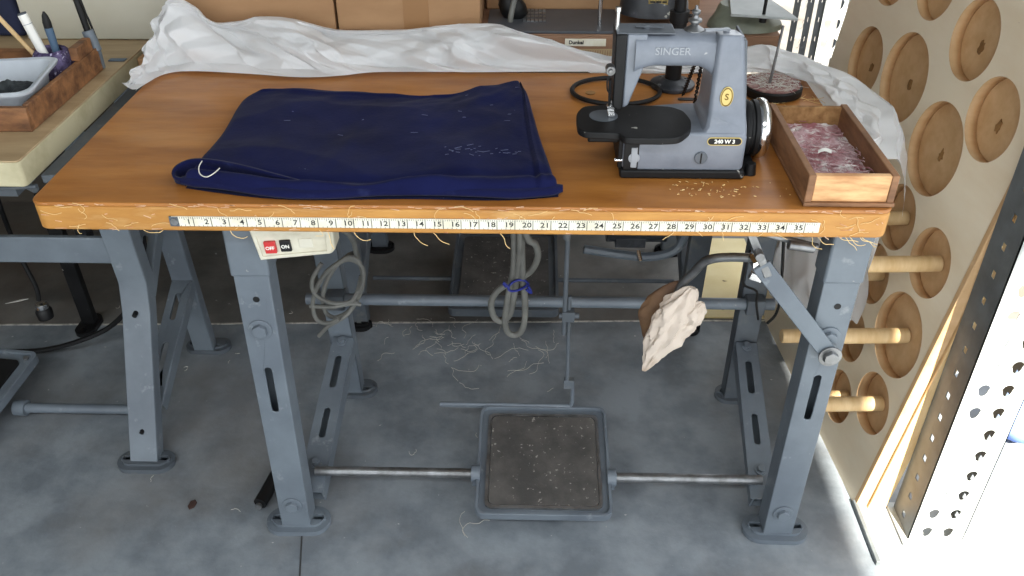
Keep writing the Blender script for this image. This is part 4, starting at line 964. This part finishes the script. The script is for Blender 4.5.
part('plate_print', pb_, 'ink', bp_, smooth=False)
part('fitting_rows', (lambda b: ([b.box(.083 + j * .008, .0885 + j * .008, .676 + k * .022, .688 + k * .022, Z3 + .006, Z3 + .0085) for k in range(4) for j in range(6)], b)[1])(B()), 'steel', om)
blob([(Z3 + .005, .065, .71, .022, .02), (Z3 + .014, .065, .71, .028, .024), (Z3 + .03, .06, .71, .028, .024), (Z3 + .05, .055, .71, .018, .016)], 'blackp', 'presser_knob', om)
part('front_post', B().cyl((.235, .66, Z3 + .005), (.235, .66, Z3 + .07), .004), 'chrome', om)
tag(part('grey_hose', B().tube([(.058, .645, Z3 + .016), (.060, .645, Z3 + .03), (.066, .65, Z3 + .055), (.078, .66, Z3 + .09), (.085, .68, Z3 + .14), (.08, .70, Z3 + .19)], .0055, 10), 'cable'), 'grey hose rising in front of the black machine bed', 'hose')
# olive machine with spool plate
og = thing('overlock_machine', 'olive grey machine with a square spool plate on top behind the spool disc', 'sewing machine', (.56, .70, Z3))
blob([(Z3 + .0008, .525, .675, .075, .052), (Z3 + .010, .525, .675, .072, .050), (Z3 + .022, .520, .68, .056, .044), (Z3 + .034, .515, .69, .044, .036), (Z3 + .041, .515, .69, .040, .034)], 'olive', 'machine_body', og)
part('spool_plate', B().prism([(.478, .600), (.600, .575), (.575, .70), (.500, .74)], Z3 + .042, Z3 + .047), 'galv', og, bev=.001)
part('plate_stem', B().cyl((.54, .66, Z3 + .03), (.54, .66, Z3 + .044), .014), 'olive', og)
part('spool_pin', B().cyl((.540, .60, Z3 + .034), (.543, .60, Z3 + .26), .0032, n=10).cyl((.540, .60, Z3 + .032), (.540, .60, Z3 + .041), .007, n=10), 'blackp', og)

# ------------------------------------------------------------------ floor things
bt_ = thing('black_handle_tool', 'black ribbed handle lying on the floor behind the left front leg', 'tool', (-.42, .14, 0))
part('grip', B().tube([(-.430, .110, .018), (-.424, .135, .020), (-.415, .17, .026), (-.405, .205, .034)], .0135, 14), 'blackp', bt_)
part('tip', B().cyl((-.4305, .106, .018), (-.431, .1, .018), .0065), 'steel', bt_)
ft = B()
def squig(cx, cy, n, st, sprd):
    for i in range(n):
        p = V((cx + rnd.gauss(0, sprd[0]), cy + rnd.gauss(0, sprd[1]), .0016)); a = rnd.uniform(0, 6.28); pts = [p]
        for k in range(rnd.randint(4, 9)): a += rnd.uniform(-.9, .9); p = p + V((math.cos(a), math.sin(a), 0)) * st * rnd.uniform(.5, 1.2); pts.append(p)
        ft.tube(pts, .0005, 4, smooth=2)
squig(-.12, .655, 20, .010, (.06, .035)); squig(.02, .60, 14, .014, (.06, .03)); squig(-.20, .72, 8, .008, (.05, .01)); squig(.13, .66, 3, .014, (.02, .02)); squig(-.02, .05, 2, .010, (.008, .01))
squig(-.08, .52, 2, .014, (.01, .03)); squig(.0, .5, 10, .004, (.35, .2)); squig(-.85, .4, 6, .003, (.2, .2))
tag(part('floor_threads', ft, 'thread'), 'pale thread scraps scattered on the concrete under the table', 'thread scraps', kind='stuff')
tag(part('leaf_scrap', B().mesh(holed([(0, 0), (.008, .006), (.010, .018), (.004, .026), (-.004, .022), (-.006, .008)], [], .003), Matrix.Translation((-.574, .105, .0008))), 'leaf', bev=.001), 'small dark brown scrap on the floor between the left tables', 'scrap')
tag(part('paper_chip', B().mesh(holed([(0, 0), (.035, .022), (.052, .024), (.03, .010)], [], .001), Matrix.Translation((-1.30, .80, .0008))), 'white'), 'white paper chip on the floor under the left table', 'scrap')
tag(part('painted_light_sheet', B().box(.545, .74, .775, 1.17, .0006, .006), 'pale'), 'added pale speckled sheet painted as sun-bounced light on the floor behind the right rear legs', 'added sheet')  # thin sheet added where bounced sunlight brightens the floor
bl = B().sph((1.185, .37, .085), .085, (1, .9, 1), 24)
for v in bl.bm.verts: v.co += V((1, 1, 1)) * .03 * noise.noise(v.co * 12)
tag(part('blue_bag', bl, 'bluecl'), 'pale blue bag on the sunlit ground at the right edge', 'bag')

# ------------------------------------------------------------------ light
wd = bpy.data.worlds.new('sky'); SC.world = wd; wd.use_nodes = True
bgn = wd.node_tree.nodes['Background']; bgn.inputs[0].default_value = (.90, .95, 1.0, 1); bgn.inputs[1].default_value = 2.5
sun = bpy.data.lights.new('sun', 'SUN'); sun.energy = 26.0; sun.angle = math.radians(.8); sun.color = (1, .95, .84)
so = bpy.data.objects.new('sun', sun); COL.objects.link(so)
so.rotation_euler = V((-.167, 1.0, -.95)).to_track_quat('-Z', 'Y').to_euler()
so.location = (2, -3, 4)

for x, y, e in ((-1.3, -1.9, 20.), (.1, -1.9, 20.)):      # unseen area lights, added to brighten the peg board and front floor
    la = bpy.data.lights.new('added_fill_light', 'AREA'); la.shape = 'RECTANGLE'; la.size = 1.15; la.size_y = .22; la.energy = e; la.color = (.90, .96, 1.0)
    lo_ = bpy.data.objects.new('added_fill_light', la); COL.objects.link(lo_); lo_.location = (x, y, 2.56)
# ------------------------------------------------------------------ camera
f_, cx_, cy_, cz_, yaw, pit, rol = 872.154, .10195, -1.06706, 1.35769, -.02412, .60293, -.00177
fwd = V((math.sin(yaw) * math.cos(pit), math.cos(yaw) * math.cos(pit), -math.sin(pit))); right = V((math.cos(yaw), -math.sin(yaw), 0)); up = right.cross(fwd)
r2 = right * math.cos(rol) + up * math.sin(rol); u2 = up * math.cos(rol) - right * math.sin(rol)
cam = bpy.data.cameras.new('camera'); cam.sensor_width = 36; cam.lens = f_ * 36 / 1024; cam.clip_start = .02
co = bpy.data.objects.new('camera', cam); COL.objects.link(co)
co.matrix_world = frame((cx_, cy_, cz_), r2, u2, -fwd)
SC.camera = co
vs_ = SC.view_settings; vs_.view_transform = 'Standard'; vs_.look = 'None'; vs_.gamma = 1; vs_.exposure = 0; vs_.use_curve_mapping = False
